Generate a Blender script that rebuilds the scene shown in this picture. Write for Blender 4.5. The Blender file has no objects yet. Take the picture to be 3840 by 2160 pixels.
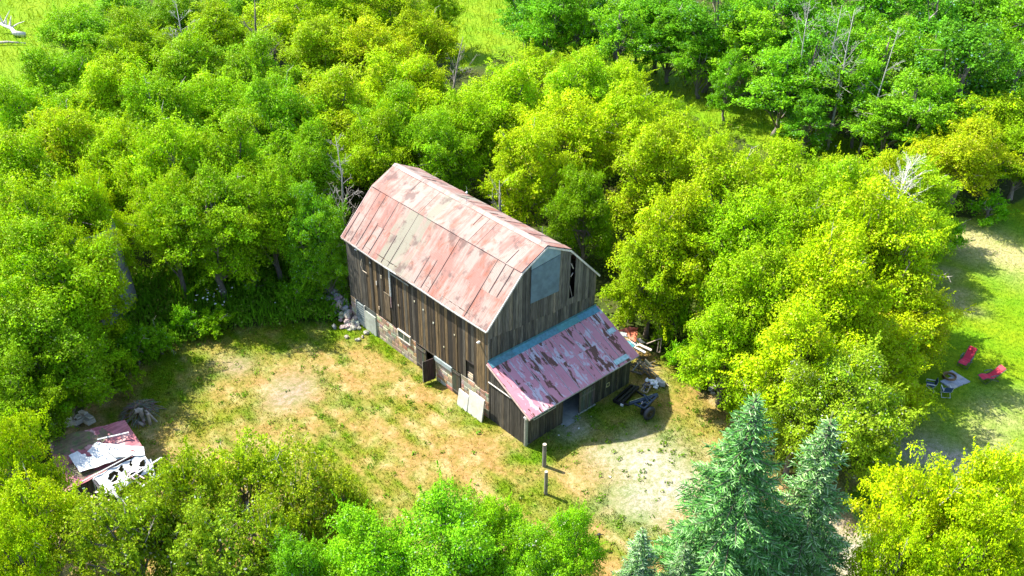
import bpy, math, random
import numpy as np
from mathutils import Vector, Matrix

# ------------------------------------------------------------------ camera, sky, sun, exposure
S = bpy.context.scene
COL = S.collection
F_PX, PITCH, ROLL, YAW = 3648.84, 0.56206, 0.0114, 0.82870
CAM = np.array([-30.558, -35.284, 38.921])
_fw = np.array([math.cos(YAW)*math.cos(PITCH), math.sin(YAW)*math.cos(PITCH), -math.sin(PITCH)])
_r0 = np.array([math.sin(YAW), -math.cos(YAW), 0.0]); _u0 = np.cross(_r0, _fw)
_rt = _r0*math.cos(ROLL)+_u0*math.sin(ROLL); _up = -_r0*math.sin(ROLL)+_u0*math.cos(ROLL)
cd = bpy.data.cameras.new('camera'); cam = bpy.data.objects.new('camera', cd); COL.objects.link(cam)
cd.sensor_width = 36.0; cd.lens = F_PX/3840*36.0; cd.clip_start = 0.5; cd.clip_end = 3000
mw = Matrix(((_rt[0], _up[0], -_fw[0], CAM[0]), (_rt[1], _up[1], -_fw[1], CAM[1]), (_rt[2], _up[2], -_fw[2], CAM[2]), (0, 0, 0, 1)))
cam.matrix_world = mw
S.camera = cam
SUN_AZ, SUN_EL = math.radians(109), math.radians(52)      # where the sun stands
w = bpy.data.worlds.new('World'); S.world = w; w.use_nodes = True
nt = w.node_tree; nt.nodes.clear()
sky = nt.nodes.new('ShaderNodeTexSky'); sky.sky_type = 'NISHITA'; sky.sun_disc = False
sky.sun_elevation = SUN_EL; sky.sun_rotation = math.pi/2-SUN_AZ; sky.air_density = 1.0; sky.dust_density = 1.0
bg = nt.nodes.new('ShaderNodeBackground'); bg.inputs[1].default_value = 0.15
wo = nt.nodes.new('ShaderNodeOutputWorld'); nt.links.new(sky.outputs[0], bg.inputs[0]); nt.links.new(bg.outputs[0], wo.inputs[0])
sl = bpy.data.lights.new('sun', 'SUN'); sl.energy = 5.0; sl.angle = math.radians(0.5); sl.color = (1.0, 0.94, 0.80)
so = bpy.data.objects.new('sun', sl); COL.objects.link(so)
sd = Vector((math.cos(SUN_AZ)*math.cos(SUN_EL), math.sin(SUN_AZ)*math.cos(SUN_EL), math.sin(SUN_EL)))
so.rotation_euler = sd.to_track_quat('Z', 'Y').to_euler(); so.location = (0, 0, 60)
S.view_settings.view_transform = 'Standard'; S.view_settings.look = 'None'
S.view_settings.exposure = 1.6; S.view_settings.gamma = 1.0
S.cycles.max_bounces = 6; S.cycles.diffuse_bounces = 3; S.cycles.transmission_bounces = 3; S.cycles.glossy_bounces = 2
S.cycles.transparent_max_bounces = 4; S.cycles.caustics_reflective = False; S.cycles.caustics_refractive = False

rng = np.random.default_rng(7)
rnd = random.Random(5)

# ------------------------------------------------------------------ helpers
def G(u, v, z=0.0):
    """surveying helper: the point at height z seen at (u, v) of the 3840 x 2160 photograph"""
    d = _fw+_rt*(u-1920)/F_PX-_up*(v-1080)/F_PX
    t = (z-CAM[2])/d[2]
    return CAM+d*t
def g2(u, v, z=0.0): return G(u*1.49068, v*1.49068, z)

def tag(o, label=None, cat=None, group=None, kind=None):
    if label: o['label'] = label
    if cat: o['category'] = cat
    if group: o['group'] = group
    if kind: o['kind'] = kind
    return o
def empty(name, loc=(0, 0, 0), rz=0.0):
    o = bpy.data.objects.new(name, None); COL.objects.link(o); o.location = loc; o.rotation_euler = (0, 0, rz); o.empty_display_size = 0.3
    return o
def raw_mesh(name, V, Fq, C=None, U=None, smooth=False):
    """V (n,3); Fq: (m,k) faces array or list of tuples; C per-vertex colour; U per-vertex vector attribute"""
    me = bpy.data.meshes.new(name)
    V = np.asarray(V, dtype=np.float32)
    if isinstance(Fq, np.ndarray):
        m, k = Fq.shape; idx = Fq.astype(np.int32).ravel(); st = np.arange(m, dtype=np.int32)*k; tot = np.full(m, k, np.int32)
    else:
        m = len(Fq); tot = np.array([len(f) for f in Fq], np.int32); idx = np.array([i for f in Fq for i in f], np.int32)
        st = np.concatenate([[0], np.cumsum(tot)[:-1]]).astype(np.int32)
    me.vertices.add(len(V)); me.vertices.foreach_set('co', V.ravel())
    me.loops.add(len(idx)); me.loops.foreach_set('vertex_index', idx)
    me.polygons.add(m); me.polygons.foreach_set('loop_start', st); me.polygons.foreach_set('loop_total', tot)
    me.polygons.foreach_set('use_smooth', np.full(m, bool(smooth)))
    me.update(calc_edges=True)
    if C is not None:
        C = np.asarray(C, np.float32)
        if C.shape[1] == 3: C = np.concatenate([C, np.ones((len(C), 1), np.float32)], 1)
        a = me.attributes.new('col', 'FLOAT_COLOR', 'POINT'); a.data.foreach_set('color', C.ravel())
    if U is not None:
        a = me.attributes.new('uvw', 'FLOAT_VECTOR', 'POINT'); a.data.foreach_set('vector', np.asarray(U, np.float32).ravel())
    return me
def link(name, me, mat, parent=None):
    o = bpy.data.objects.new(name, me); COL.objects.link(o)
    if mat is not None: me.materials.append(mat)
    if parent is not None: o.parent = parent
    return o

class MB:
    def __init__(s): s.V = []; s.F = []; s.C = []; s.U = []; s.n = 0
    def add(s, V, Fs, c=(1, 1, 1), u=None):
        V = [tuple(v) for v in V]
        s.V += V; s.F += [tuple(i+s.n for i in f) for f in Fs]; s.C += [tuple(c)]*len(V)
        s.U += (u if u is not None else [(0, 0, 0)]*len(V)); s.n += len(V)
    def hexa(s, P, c=(1, 1, 1), u=None):            # P: 8 points, bottom loop 0-3 counter-clockwise, top loop 4-7
        s.add(P, [(0, 3, 2, 1), (4, 5, 6, 7), (0, 1, 5, 4), (1, 2, 6, 5), (2, 3, 7, 6), (3, 0, 4, 7)], c, u)
    def box(s, x0, x1, y0, y1, z0, z1, c=(1, 1, 1)):
        s.hexa([(x0, y0, z0), (x1, y0, z0), (x1, y1, z0), (x0, y1, z0), (x0, y0, z1), (x1, y0, z1), (x1, y1, z1), (x0, y1, z1)], c)
    def bar(s, a, b, wd, th, c=(1, 1, 1), up=(0, 0, 1)):      # rectangular bar a -> b
        a = Vector(a); b = Vector(b); d = (b-a).normalized(); up = Vector(up)
        if abs(d.dot(up)) > .98: up = Vector((1, 0, 0))
        x = d.cross(up).normalized(); y = x.cross(d).normalized()
        x *= wd/2; y *= th/2
        s.hexa([a-x-y, a+x-y, b+x-y, b-x-y, a-x+y, a+x+y, b+x+y, b-x+y], c)
    def tube(s, pts, rad, c=(1, 1, 1), n=7, cap=True):
        pts = [Vector(p) for p in pts]
        if not isinstance(rad, (list, tuple)): rad = [rad]*len(pts)
        rings = []; 
        for i, p in enumerate(pts):
            d = (pts[min(i+1, len(pts)-1)]-pts[max(i-1, 0)])
            if d.length < 1e-6: d = Vector((0, 0, 1))
            d.normalize(); up = Vector((0, 0, 1)) if abs(d.z) < .95 else Vector((1, 0, 0))
            x = d.cross(up).normalized(); y = x.cross(d)
            rings.append([p+(x*math.cos(2*math.pi*k/n)+y*math.sin(2*math.pi*k/n))*rad[i] for k in range(n)])
        V = [q for r in rings for q in r]; Fs = []
        for i in range(len(pts)-1):
            for k in range(n): Fs.append((i*n+k, i*n+(k+1) % n, (i+1)*n+(k+1) % n, (i+1)*n+k))
        if cap: Fs.append(tuple(range(n-1, -1, -1))); Fs.append(tuple((len(pts)-1)*n+k for k in range(n)))
        s.add(V, Fs, c)
    def rock(s, c, r, col, seed=0, flat=.7):
        rr = random.Random(seed); n1, n2 = 6, 9; V = []; ph = [rr.uniform(0, 6) for _ in range(6)]
        ax = (r*rr.uniform(.8, 1.3), r*rr.uniform(.75, 1.1), r*flat*rr.uniform(.8, 1.1)); ra = rr.uniform(0, 3)
        def P(th, f):
            k = 1+.16*math.sin(2*f+ph[0])*math.sin(th)+.13*math.sin(3*f+ph[1]+2*th)+.09*math.cos(5*th+ph[2])+rr.uniform(-.07, .07)
            x = ax[0]*k*math.sin(th)*math.cos(f); y = ax[1]*k*math.sin(th)*math.sin(f); z = ax[2]*k*math.cos(th)
            return (c[0]+x*math.cos(ra)-y*math.sin(ra), c[1]+x*math.sin(ra)+y*math.cos(ra), c[2]+z)
        V.append(P(0, 0))
        for i in range(1, n1):
            for k in range(n2): V.append(P(math.pi*i/n1, 2*math.pi*k/n2))
        V.append(P(math.pi, 0)); Fs = []
        for k in range(n2): Fs.append((0, 1+k, 1+(k+1) % n2))
        for i in range(n1-2):
            a = 1+i*n2
            for k in range(n2): Fs.append((a+k, a+n2+k, a+n2+(k+1) % n2, a+(k+1) % n2))
        a = 1+(n1-2)*n2
        for k in range(n2): Fs.append((a+k, len(V)-1, a+(k+1) % n2))
        s.add(V, Fs, col)
    def sheet(s, P, th, c=(1, 1, 1), u=None):       # a closed slab: polygon P (list of 3D points, roughly planar) thickened downwards
        n = len(P); top = [tuple(p) for p in P]; bot = [(p[0], p[1], p[2]-th) for p in P]
        Fs = [tuple(range(n)), tuple(range(2*n-1, n-1, -1))]+[((k+1) % n, k, n+k, n+(k+1) % n) for k in range(n)]
        s.add(top+bot, Fs, c, (u+u) if u else None)
    def build(s, name, mat, parent=None, smooth=False):
        me = raw_mesh(name, np.array(s.V), s.F, np.array(s.C), np.array(s.U), smooth)
        return link(name, me, mat, parent)

def vnoise(x, y, sc, seed=0):
    x = np.asarray(x)/sc+seed*17.3; y = np.asarray(y)/sc+seed*9.7
    xi = np.floor(x).astype(np.int64); yi = np.floor(y).astype(np.int64); fx = x-xi; fy = y-yi
    fx = fx*fx*(3-2*fx); fy = fy*fy*(3-2*fy)
    def h(a, b):
        n = (a*374761393+b*668265263+seed*1442695) & 0x7fffffff
        n = ((n ^ (n >> 13))*1274126177) & 0x7fffffff
        return ((n ^ (n >> 16)) & 0xffff)/65535.0
    return (h(xi, yi)*(1-fx)+h(xi+1, yi)*fx)*(1-fy)+(h(xi, yi+1)*(1-fx)+h(xi+1, yi+1)*fx)*fy
def fbm(x, y, sc, seed=0, o=4):
    t = 0; a = .5
    for i in range(o): t = t+a*vnoise(x, y, sc/2**i, seed+i*3); a *= .5
    return t/(1-.5**o)
def inpoly(x, y, P):
    r = np.zeros(x.shape, bool); n = len(P)
    for i in range(n):
        x0, y0 = P[i][0], P[i][1]; x1, y1 = P[(i+1) % n][0], P[(i+1) % n][1]
        c = ((y0 > y) != (y1 > y)) & (x < (x1-x0)*(y-y0)/((y1-y0) if y1 != y0 else 1e-9)+x0)
        r ^= c
    return r

# ------------------------------------------------------------------ materials
def newmat(name):
    m = bpy.data.materials.new(name); m.use_nodes = True; n = m.node_tree.nodes; b = n['Principled BSDF']; return m, m.node_tree, n, b
def N(t, ty, **kw):
    n = t.nodes.new(ty)
    for k, v in kw.items(): setattr(n, k, v)
    return n
def mixc(t, fac, a, b, mode='MIX'):
    n = N(t, 'ShaderNodeMix', data_type='RGBA', blend_type=mode)
    for sock, v in ((n.inputs[0], fac), (n.inputs[6], a), (n.inputs[7], b)):
        if hasattr(v, 'is_output'): t.links.new(v, sock)
        elif isinstance(v, (int, float)): sock.default_value = v
        else: sock.default_value = (*v, 1)
    return n.outputs[2]
def noise(t, vec, scale, detail=4, rough=.55, sc3=None, off=(0, 0, 0), dist=0.0):
    if sc3 or off != (0, 0, 0):
        mp = N(t, 'ShaderNodeMapping'); mp.inputs['Scale'].default_value = sc3 or (1, 1, 1); mp.inputs['Location'].default_value = off
        t.links.new(vec, mp.inputs[0]); vec = mp.outputs[0]
    n = N(t, 'ShaderNodeTexNoise'); n.inputs['Scale'].default_value = scale; n.inputs['Detail'].default_value = detail
    n.inputs['Roughness'].default_value = rough; n.inputs['Distortion'].default_value = dist
    t.links.new(vec, n.inputs['Vector']); return n.outputs['Fac']
def ramp(t, f, lo, hi, a=0.0, b=1.0):
    n = N(t, 'ShaderNodeMapRange', interpolation_type='SMOOTHSTEP')
    n.inputs[1].default_value = lo; n.inputs[2].default_value = hi; n.inputs[3].default_value = a; n.inputs[4].default_value = b
    t.links.new(f, n.inputs[0]); return n.outputs[0]
def math2(t, op, a, b=None):
    n = N(t, 'ShaderNodeMath', operation=op)
    for i, v in enumerate((a, b)):
        if v is None: continue
        if hasattr(v, 'is_output'): t.links.new(v, n.inputs[i])
        else: n.inputs[i].default_value = v
    return n.outputs[0]
def attr(t, name, typ='GEOMETRY'):
    n = N(t, 'ShaderNodeAttribute'); n.attribute_name = name; n.attribute_type = typ; return n
def bump(t, b, h, dist=.02, st=.6):
    n = N(t, 'ShaderNodeBump'); n.inputs['Strength'].default_value = st; n.inputs['Distance'].default_value = dist
    t.links.new(h, n.inputs['Height']); t.links.new(n.outputs[0], b.inputs['Normal'])

def mat_generic(name, rough=.8, var=.35, scale=6.0, stretch=(1, 1, 1), metallic=0.0, bst=.4, bd=.01, tint=None):
    m, t, n, b = newmat(name)
    a = attr(t, 'col'); tc = N(t, 'ShaderNodeTexCoord')
    f = noise(t, tc.outputs['Object'], scale, 5, .6, stretch)
    dark = mixc(t, 1.0, a.outputs['Color'], tuple([1-var]*3) if tint is None else tint, 'MULTIPLY')
    c = mixc(t, ramp(t, f, .3, .7), dark, a.outputs['Color'])
    t.links.new(c, b.inputs['Base Color']); b.inputs['Roughness'].default_value = rough; b.inputs['Metallic'].default_value = metallic
    bump(t, b, f, bd, bst)
    return m
M_wood = mat_generic('weathered_wood', .85, .68, 3.0, (5, 5, .45))
M_grey = mat_generic('grey_wood', .9, .35, 4.0, (3, 3, 3))
M_stone = mat_generic('stone', .9, .35, 9.0)
M_conc = mat_generic('concrete', .9, .3, 2.5)
M_metal = mat_generic('painted_metal', .5, .35, 5.0, metallic=.0)
M_dark = mat_generic('dark_metal', .45, .5, 8.0)
M_rubber = mat_generic('rubber', .7, .3, 10.0)
M_cloth = mat_generic('fabric', .7, .12, 12.0)
M_white = mat_generic('chalky_white', .75, .28, 2.2)
M_tarp = mat_generic('tarp', .55, .25, 2.0)
M_bark = mat_generic('bark', .9, .45, 6.0, (1, 1, .3))
M_glass, _t, _n, _b = newmat('dark_window_glass'); _b.inputs['Base Color'].default_value = (.03, .06, .06, 1); _b.inputs['Roughness'].default_value = .12

def mat_leaf(name, trans=.30, rough=.5, yellow=(1.25, 1.1, .5)):
    m, t, n, b = newmat(name)
    a = attr(t, 'col'); oi = N(t, 'ShaderNodeObjectInfo')
    c = mixc(t, 1.0, a.outputs['Color'], oi.outputs['Color'], 'MULTIPLY')
    t.links.new(c, b.inputs['Base Color']); b.inputs['Roughness'].default_value = rough
    b.inputs['Specular IOR Level'].default_value = .08
    tr = N(t, 'ShaderNodeBsdfTranslucent'); c2 = mixc(t, 1.0, c, yellow, 'MULTIPLY'); t.links.new(c2, tr.inputs[0])
    mx = N(t, 'ShaderNodeMixShader'); mx.inputs[0].default_value = trans
    t.links.new(b.outputs[0], mx.inputs[1]); t.links.new(tr.outputs[0], mx.inputs[2])
    t.links.new(mx.outputs[0], n['Material Output'].inputs[0])
    return m
M_leaf = mat_leaf('leaves'); M_needle = mat_leaf('needles', .12, .6, (1, 1, 1)); M_grass = mat_leaf('grass_blades', .3, .6)

def mat_barn_roof():
    m, t, n, b = newmat('rusty_pink_roof_metal')
    a = attr(t, 'uvw'); v = a.outputs['Vector']; cr = attr(t, 'col').outputs['Color']
    sx = N(t, 'ShaderNodeSeparateXYZ'); t.links.new(v, sx.inputs[0])
    sc = N(t, 'ShaderNodeSeparateColor'); t.links.new(cr, sc.inputs[0])
    big = noise(t, v, .42, 4, .6, (1, .7, 1), dist=.6)
    streak = noise(t, v, 1.0, 6, .65, (5, .45, 1))
    blot = noise(t, v, 1.3, 6, .65, (1, .6, 1), (7, 3, 0), .8)
    fine = noise(t, v, 9.0, 3, .6, (2.5, 1, 1))
    pink = (.235, .122, .104); pale = (.26, .20, .178); rust = (.20, .062, .034); grn = (.19, .185, .145); stain = (.10, .065, .06)
    f1 = ramp(t, math2(t, 'ADD', math2(t, 'MULTIPLY', math2(t, 'ADD', streak, noise(t, v, .7, 5, .6, (1, .8, 1), (11, 2, 0))), .45), math2(t, 'MULTIPLY', sc.outputs[0], .20)), .46, .62)
    c = mixc(t, f1, pink, pale)
    c = mixc(t, math2(t, 'MULTIPLY', ramp(t, blot, .48, .68), .62), c, rust)
    # the bleached grey-green sheets in the middle of the front slope
    c = mixc(t, math2(t, 'MULTIPLY', ramp(t, math2(t, 'ADD', big, sc.outputs[1]), .70, .88), .9), c, grn)
    c = mixc(t, math2(t, 'MULTIPLY', ramp(t, noise(t, v, .8, 5, .7, (1, .8, 1), (3, 9, 0)), .52, .64), .75), c, stain)
    c = mixc(t, math2(t, 'MULTIPLY', ramp(t, fine, .55, .8), .35), c, rust)
    c = mixc(t, sc.outputs[2], c, (.62, .54, .50))
    t.links.new(c, b.inputs['Base Color']); b.inputs['Roughness'].default_value = .75; b.inputs['Specular IOR Level'].default_value = .15
    wv = math2(t, 'SINE', math2(t, 'MULTIPLY', sx.outputs[0], 2*math.pi/.11))
    bump(t, b, math2(t, 'ADD', wv, math2(t, 'MULTIPLY', fine, .5)), .012, .35)
    return m
def mat_lean_roof():
    m, t, n, b = newmat('flaking_mauve_roof_metal')
    a = attr(t, 'uvw'); v = a.outputs['Vector']; sc = N(t, 'ShaderNodeSeparateColor'); t.links.new(attr(t, 'col').outputs['Color'], sc.inputs[0])
    pinkn = noise(t, v, .8, 4, .6)
    flake = noise(t, v, 1.25, 7, .68, (1.5, .62, 1), (1, 0, 0), .5)
    rustn = noise(t, v, 1.55, 7, .62, (1.7, .55, 1), (5, 2, 0), .3)
    c = mixc(t, pinkn, (.44, .15, .195), (.55, .26, .31))
    c = mixc(t, math2(t, 'MULTIPLY', ramp(t, math2(t, 'ADD', flake, math2(t, 'MULTIPLY', sc.outputs[0], .14)), .615, .645), .85), c, (.48, .45, .51))
    c = mixc(t, ramp(t, math2(t, 'ADD', rustn, math2(t, 'MULTIPLY', sc.outputs[1], .15)), .655, .667), c, (.11, .04, .026))
    c = mixc(t, math2(t, 'MULTIPLY', ramp(t, noise(t, v, 2.2, 6, .7, (3.2, .28, 1), (2, 8, 0)), .56, .7), .45), c, (.22, .09, .07))
    t.links.new(c, b.inputs['Base Color']); b.inputs['Roughness'].default_value = .5
    bump(t, b, flake, .01, .4)
    return m
M_roof = mat_barn_roof(); M_lroof = mat_lean_roof()

# ------------------------------------------------------------------ ground
P_clear = [g2(*q) for q in [(150, 1060), (235, 1005), (330, 950), (372, 905), (470, 858), (560, 832), (690, 822), (830, 812), (880, 790), (1000, 700), (1600, 860), (1690, 920), (1750, 985), (1840, 1010), (1930, 1090), (1960, 1200), (2190, 1180), (2500, 1300), (2700, 1500), (1500, 1750), (500, 1750), (100, 1500)]]
P_lawn = [g2(*q) for q in [(2370, 570), (2420, 560), (2600, 500), (2750, 560), (3600, 900), (3600, 1500), (2200, 1500), (2150, 1260), (2200, 1130), (2270, 900), (2250, 700)]]
P_mead = [[g2(*q) for q in [(-400, 330), (-300, -150), (330, -150), (200, 90), (140, 180), (60, 240), (0, 260)]],
          [g2(*q) for q in [(1120, -200), (1300, 0), (1440, 50), (1600, 110), (1740, 190), (1960, 290), (2200, 375), (2400, 455), (2300, 560), (2150, 460), (1900, 375), (1700, 275), (1500, 180), (1250, 150), (1140, 190), (1100, 60), (1000, -200)]]]
P_trim = [g2(*q) for q in [(372, 905), (235, 1005), (250, 900), (310, 860), (300, 700), (860, 640), (880, 790), (830, 812), (560, 832)]]
def blob(x, y, L, seed=0):
    t = np.zeros(x.shape)
    for (u, v, r, wgt) in L:
        c = g2(u, v); d2 = ((x-c[0])**2+(y-c[1])**2)/r**2
        t = np.maximum(t, wgt*np.exp(-d2*.9))
    return t
GREEN = [(1040, 905, 1.3, .8), (1000, 865, 1.6, .8), (960, 830, 1.6, .7), (1090, 955, 1.0, .7), (1190, 1055, 1.4, .9), (1140, 1030, .9, .7), (780, 1150, 2.4, .7), (740, 1210, 2.0, .7), (820, 1030, .7, .9), (870, 1030, 1.2, .6),
         (420, 985, 3.4, .8), (700, 1190, 2.4, .7), (640, 1160, 2, .5), (900, 1250, 2.5, .6), (1110, 1300, 3, .6), (450, 920, 1.8, .65), (640, 860, 3.8, .75), (740, 850, 3, .6), (820, 850, 3.0, .75), (540, 900, 2, .5), (540, 1060, 2.5, .6), (480, 1100, 2., .5), (1350, 1140, 1.3, .9), (1420, 1090, 1.8, .9), (1480, 1060, 1.8, .9), (1580, 1030, 2.2, .9), (1560, 1090, 1.4, .8),
         (1660, 1000, 1.6, .5), (1560, 1245, 1.1, .8), (1240, 1230, 1.5, .5), (1010, 1290, 3, .6), (1320, 1150, 1.0, .8), (1290, 1290, 1.6, .55), (1600, 1330, 1.6, .6), (1120, 1230, 1.3, .45)]
GRAV = [(735, 985, 1.7, 1.), (700, 975, 1.3, .8), (585, 922, 1.0, .8), (1630, 1165, 2.4, 1.), (1690, 1215, 2.2, 1.), (1640, 1255, 2.2, .95), (1540, 1150, 1.4, .6), (1570, 1130, 1.2, .7), (1430, 1075, 1.1, .8), (1380, 1060, .8, .5), (2340, 1145, 1.5, 1.), (2400, 1165, 1.5, 1.), (2290, 1130, 1.2, .8), (2150, 1400, 2.2, 1.), (2060, 1330, 2, .8), (2000, 1440, 2.5, .9), (1610, 1100, 1.3, .5)]
SAND = [(2450, 610, 3.2, .9), (2520, 640, 3.0, .9), (2420, 590, 2., .8), (2600, 670, 3, .8), (2400, 745, 1.4, .8), (2430, 770, 1., .7), (2350, 690, 1.6, .7), (2500, 1040, 2., .55), (2480, 1100, 1.8, .6), (2560, 1000, 1.5, .5), (2300, 1090, 1.5, .5)]
def gmasks(x, y):
    trk = np.zeros(x.shape)
    for tx in (-2.6, -4.3, -7.2, -8.9):
        cx_ = tx+.035*(y-2)**2*.12+.25*np.sin(y*.35); trk = np.maximum(trk, np.exp(-((x-cx_)/.22)**2)*np.clip((fbm(x, y, 1.6, 91, 2)-.25)*3, 0, 1))
    jx = x+(fbm(x, y, 2.2, 21, 3)-.5)*2.6; jy = y+(fbm(x, y, 2.2, 33, 3)-.5)*2.6
    clear = inpoly(jx, jy, P_clear).astype(float); lawn = inpoly(jx, jy, P_lawn).astype(float)
    mead = np.maximum(inpoly(jx, jy, P_mead[0]), inpoly(jx, jy, P_mead[1])).astype(float)
    n1 = fbm(x, y, 4.5, 3, 4); n2 = fbm(x, y, 1.3, 8, 3)
    g = np.clip(.32+(n1-.5)*2.0+(n2-.5)*1.0+(fbm(x, y, .6, 14, 2)-.5)*.7+(fbm(x*1.0, y*.13, .55, 19, 2)-.5)*1.1*np.clip((-x+2)/3, 0, 1), 0, 1)
    gb = blob(jx, jy, GREEN); g = np.clip(g*.85+gb*1.0, 0, 1)
    g = np.clip(g-.55*trk*((y > -14) & (y < 13)), 0, 1)
    gr = np.clip(blob(x*.5+jx*.5, y*.5+jy*.5, GRAV), 0, 1)
    sa = np.clip(blob(jx, jy, SAND), 0, 1)
    return clear, lawn, mead, g, gr, sa
def gcolour(x, y):
    clear, lawn, mead, g, gr, sa = gmasks(x, y)
    n3 = fbm(x, y, 2.0, 51, 3)[..., None]; n4 = fbm(x, y, .7, 61, 2)[..., None]
    def c3(*c): return np.array(c)
    tan = c3(.33, .225, .095)*(1-n3)+c3(.29, .165, .07)*n3
    tan = tan*(1-np.clip((n4-.5)*4, 0, 1))+c3(.38, .285, .155)*np.clip((n4-.5)*4, 0, 1)
    gre = c3(.065, .165, .003)*(1-n3)+c3(.17, .21, .006)*n3
    cc = tan*(1-g[..., None])+gre*g[..., None]
    lw = c3(.085, .23, .003)*(1-n3)+c3(.22, .29, .006)*n3
    lw = lw*(1-sa[..., None])+c3(.36, .31, .18)*sa[..., None]
    md = c3(.11, .25, .004)*(1-n3)+c3(.21, .28, .010)*n3
    fl = c3(.035, .08, .008)*(1-n3)+c3(.07, .065, .025)*n3
    r = fl
    r = r*(1-clear[..., None])+cc*clear[..., None]
    r = r*(1-lawn[..., None])+lw*lawn[..., None]
    r = r*(1-mead[..., None])+md*mead[..., None]
    gv = np.where((x < -3)[..., None], c3(.275, .215, .17), c3(.325, .30, .275))*(.85+.3*n3)
    gg = (gr*np.maximum(clear, lawn))[..., None]; r = r*(1-gg)+gv*gg
    return r, clear, lawn, mead, g, gg[..., 0]
def axis(lo, hi, st, far):
    a = list(np.arange(lo, hi, st)); s = st; p = hi
    while p < far: a.append(p); s *= 1.12; p += s
    s = st; p = lo
    b = []
    while p > -far: s *= 1.12; p -= s; b.append(p)
    return np.array(b[::-1]+a)
def gheight(x, y): return (fbm(x, y, 3.0, 71, 3)-.5)*.10
gx = axis(-30, 60, .28, 900); gy = axis(-32, 60, .28, 900)
X, Y = np.meshgrid(gx, gy); Z = gheight(X, Y)
gc = gcolour(X, Y)[0]
ny, nx = X.shape
ids = np.arange(nx*ny).reshape(ny, nx)
Fg = np.stack([ids[:-1, :-1], ids[:-1, 1:], ids[1:, 1:], ids[1:, :-1]], -1).reshape(-1, 4)
me = raw_mesh('ground', np.stack([X, Y, Z], -1).reshape(-1, 3), Fg, gc.reshape(-1, 3), smooth=True)
m, t, n, b = newmat('ground_cover')
a = attr(t, 'col'); tc = N(t, 'ShaderNodeTexCoord'); ov = tc.outputs['Object']
f1 = noise(t, ov, 3.0, 6, .7); f2 = noise(t, ov, 14.0, 4, .7); f3 = noise(t, ov, 1.1, 4, .6, off=(4, 4, 0))
c = mixc(t, ramp(t, f1, .35, .65), mixc(t, 1.0, a.outputs['Color'], (.62, .72, .45), 'MULTIPLY'), mixc(t, 1.0, a.outputs['Color'], (1.12, 1.05, 1.1), 'MULTIPLY'))
c = mixc(t, ramp(t, f2, .3, .7), mixc(t, 1.0, c, (.66, .72, .6), 'MULTIPLY'), mixc(t, 1.0, c, (1.2, 1.15, 1.15), 'MULTIPLY'))
t.links.new(c, b.inputs['Base Color']); b.inputs['Roughness'].default_value = .95; b.inputs['Specular IOR Level'].default_value = .1
bump(t, b, math2(t, 'ADD', f2, f1), .06, .8)
tag(link('ground', me, m), kind='structure')

# ------------------------------------------------------------------ leaves
LEAFV = np.array([(-.5, 0, 0), (0, -.32, .08), (.5, 0, -.10), (0, .32, .08)])
def leaves(pos, nrm, size, colr, droop=.25, r=None, shape=LEAFV):
    """one folded diamond leaf (quad) per position, facing nrm"""
    r = r or rng
    n = len(pos)
    nrm = nrm/np.maximum(np.linalg.norm(nrm, axis=1, keepdims=True), 1e-6)
    t = r.normal(size=(n, 3)); t -= nrm*(t*nrm).sum(1, keepdims=True); t[:, 2] -= droop
    t /= np.linalg.norm(t, axis=1, keepdims=True)
    bb = np.cross(nrm, t); bb /= np.maximum(np.linalg.norm(bb, axis=1, keepdims=True), 1e-6); nn = np.cross(t, bb)
    s = size[:, None, None]
    V = pos[:, None, :]+s*(shape[None, :, 0:1]*t[:, None, :]+shape[None, :, 1:2]*bb[:, None, :]+shape[None, :, 2:3]*nn[:, None, :])
    C = np.repeat(colr[:, None, :], 4, 1)
    return V.reshape(-1, 3), C.reshape(-1, 3)
def quads(n): return np.arange(n*4).reshape(-1, 4)
def sph(n, r, zmin=-1.0):
    z = r.uniform(zmin, 1, n); a = r.uniform(0, 2*np.pi, n); s = np.sqrt(np.maximum(0, 1-z*z)); return np.stack([s*np.cos(a), s*np.sin(a), z], 1)
GREEN_LEAF = np.array([.228, .425, .004])
def puffs(centres, radii, per, r, leaf=.2, base=GREEN_LEAF, zmin=-.3, flat=.8, tipyellow=.35, spread=.38):
    """foliage puffs: leaves on the upper shell of each small cushion"""
    P = []; Nn = []; Sz = []; Cc = []
    for c, rad in zip(centres, radii):
        k = max(6, int(per*(rad/.6)**2)); d = sph(k, r, zmin)
        rr = rad*r.uniform(.45, 1.08, k)**.6
        p = c+d*rr[:, None]*np.array([1, 1, flat])
        nrm = d+r.normal(size=(k, 3))*spread+np.array([0, 0, .45])
        tint = base*(1+r.normal(0, .17))*np.array([1+r.normal(0, .07), 1, 1])
        y = r.uniform(0, tipyellow)*np.array([.10, .05, 0])
        cc = tint[None]*(1+r.normal(0, .16, (k, 1)))+y[None]
        dull = r.uniform(size=k) < .14; cc[dull] = cc[dull]*np.array([.72, .64, 1.2])+np.array([.02, .01, .004])
        hot = r.uniform(size=k) < .04; cc[hot] = cc[hot]*.5+np.array([.28, .26, .10])
        P.append(p); Nn.append(nrm); Sz.append(leaf*r.uniform(.6, 1.4, k)); Cc.append(np.clip(cc, .002, .9))
    P = np.concatenate(P); return leaves(P, np.concatenate(Nn), np.concatenate(Sz), np.concatenate(Cc), .25, r)

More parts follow.
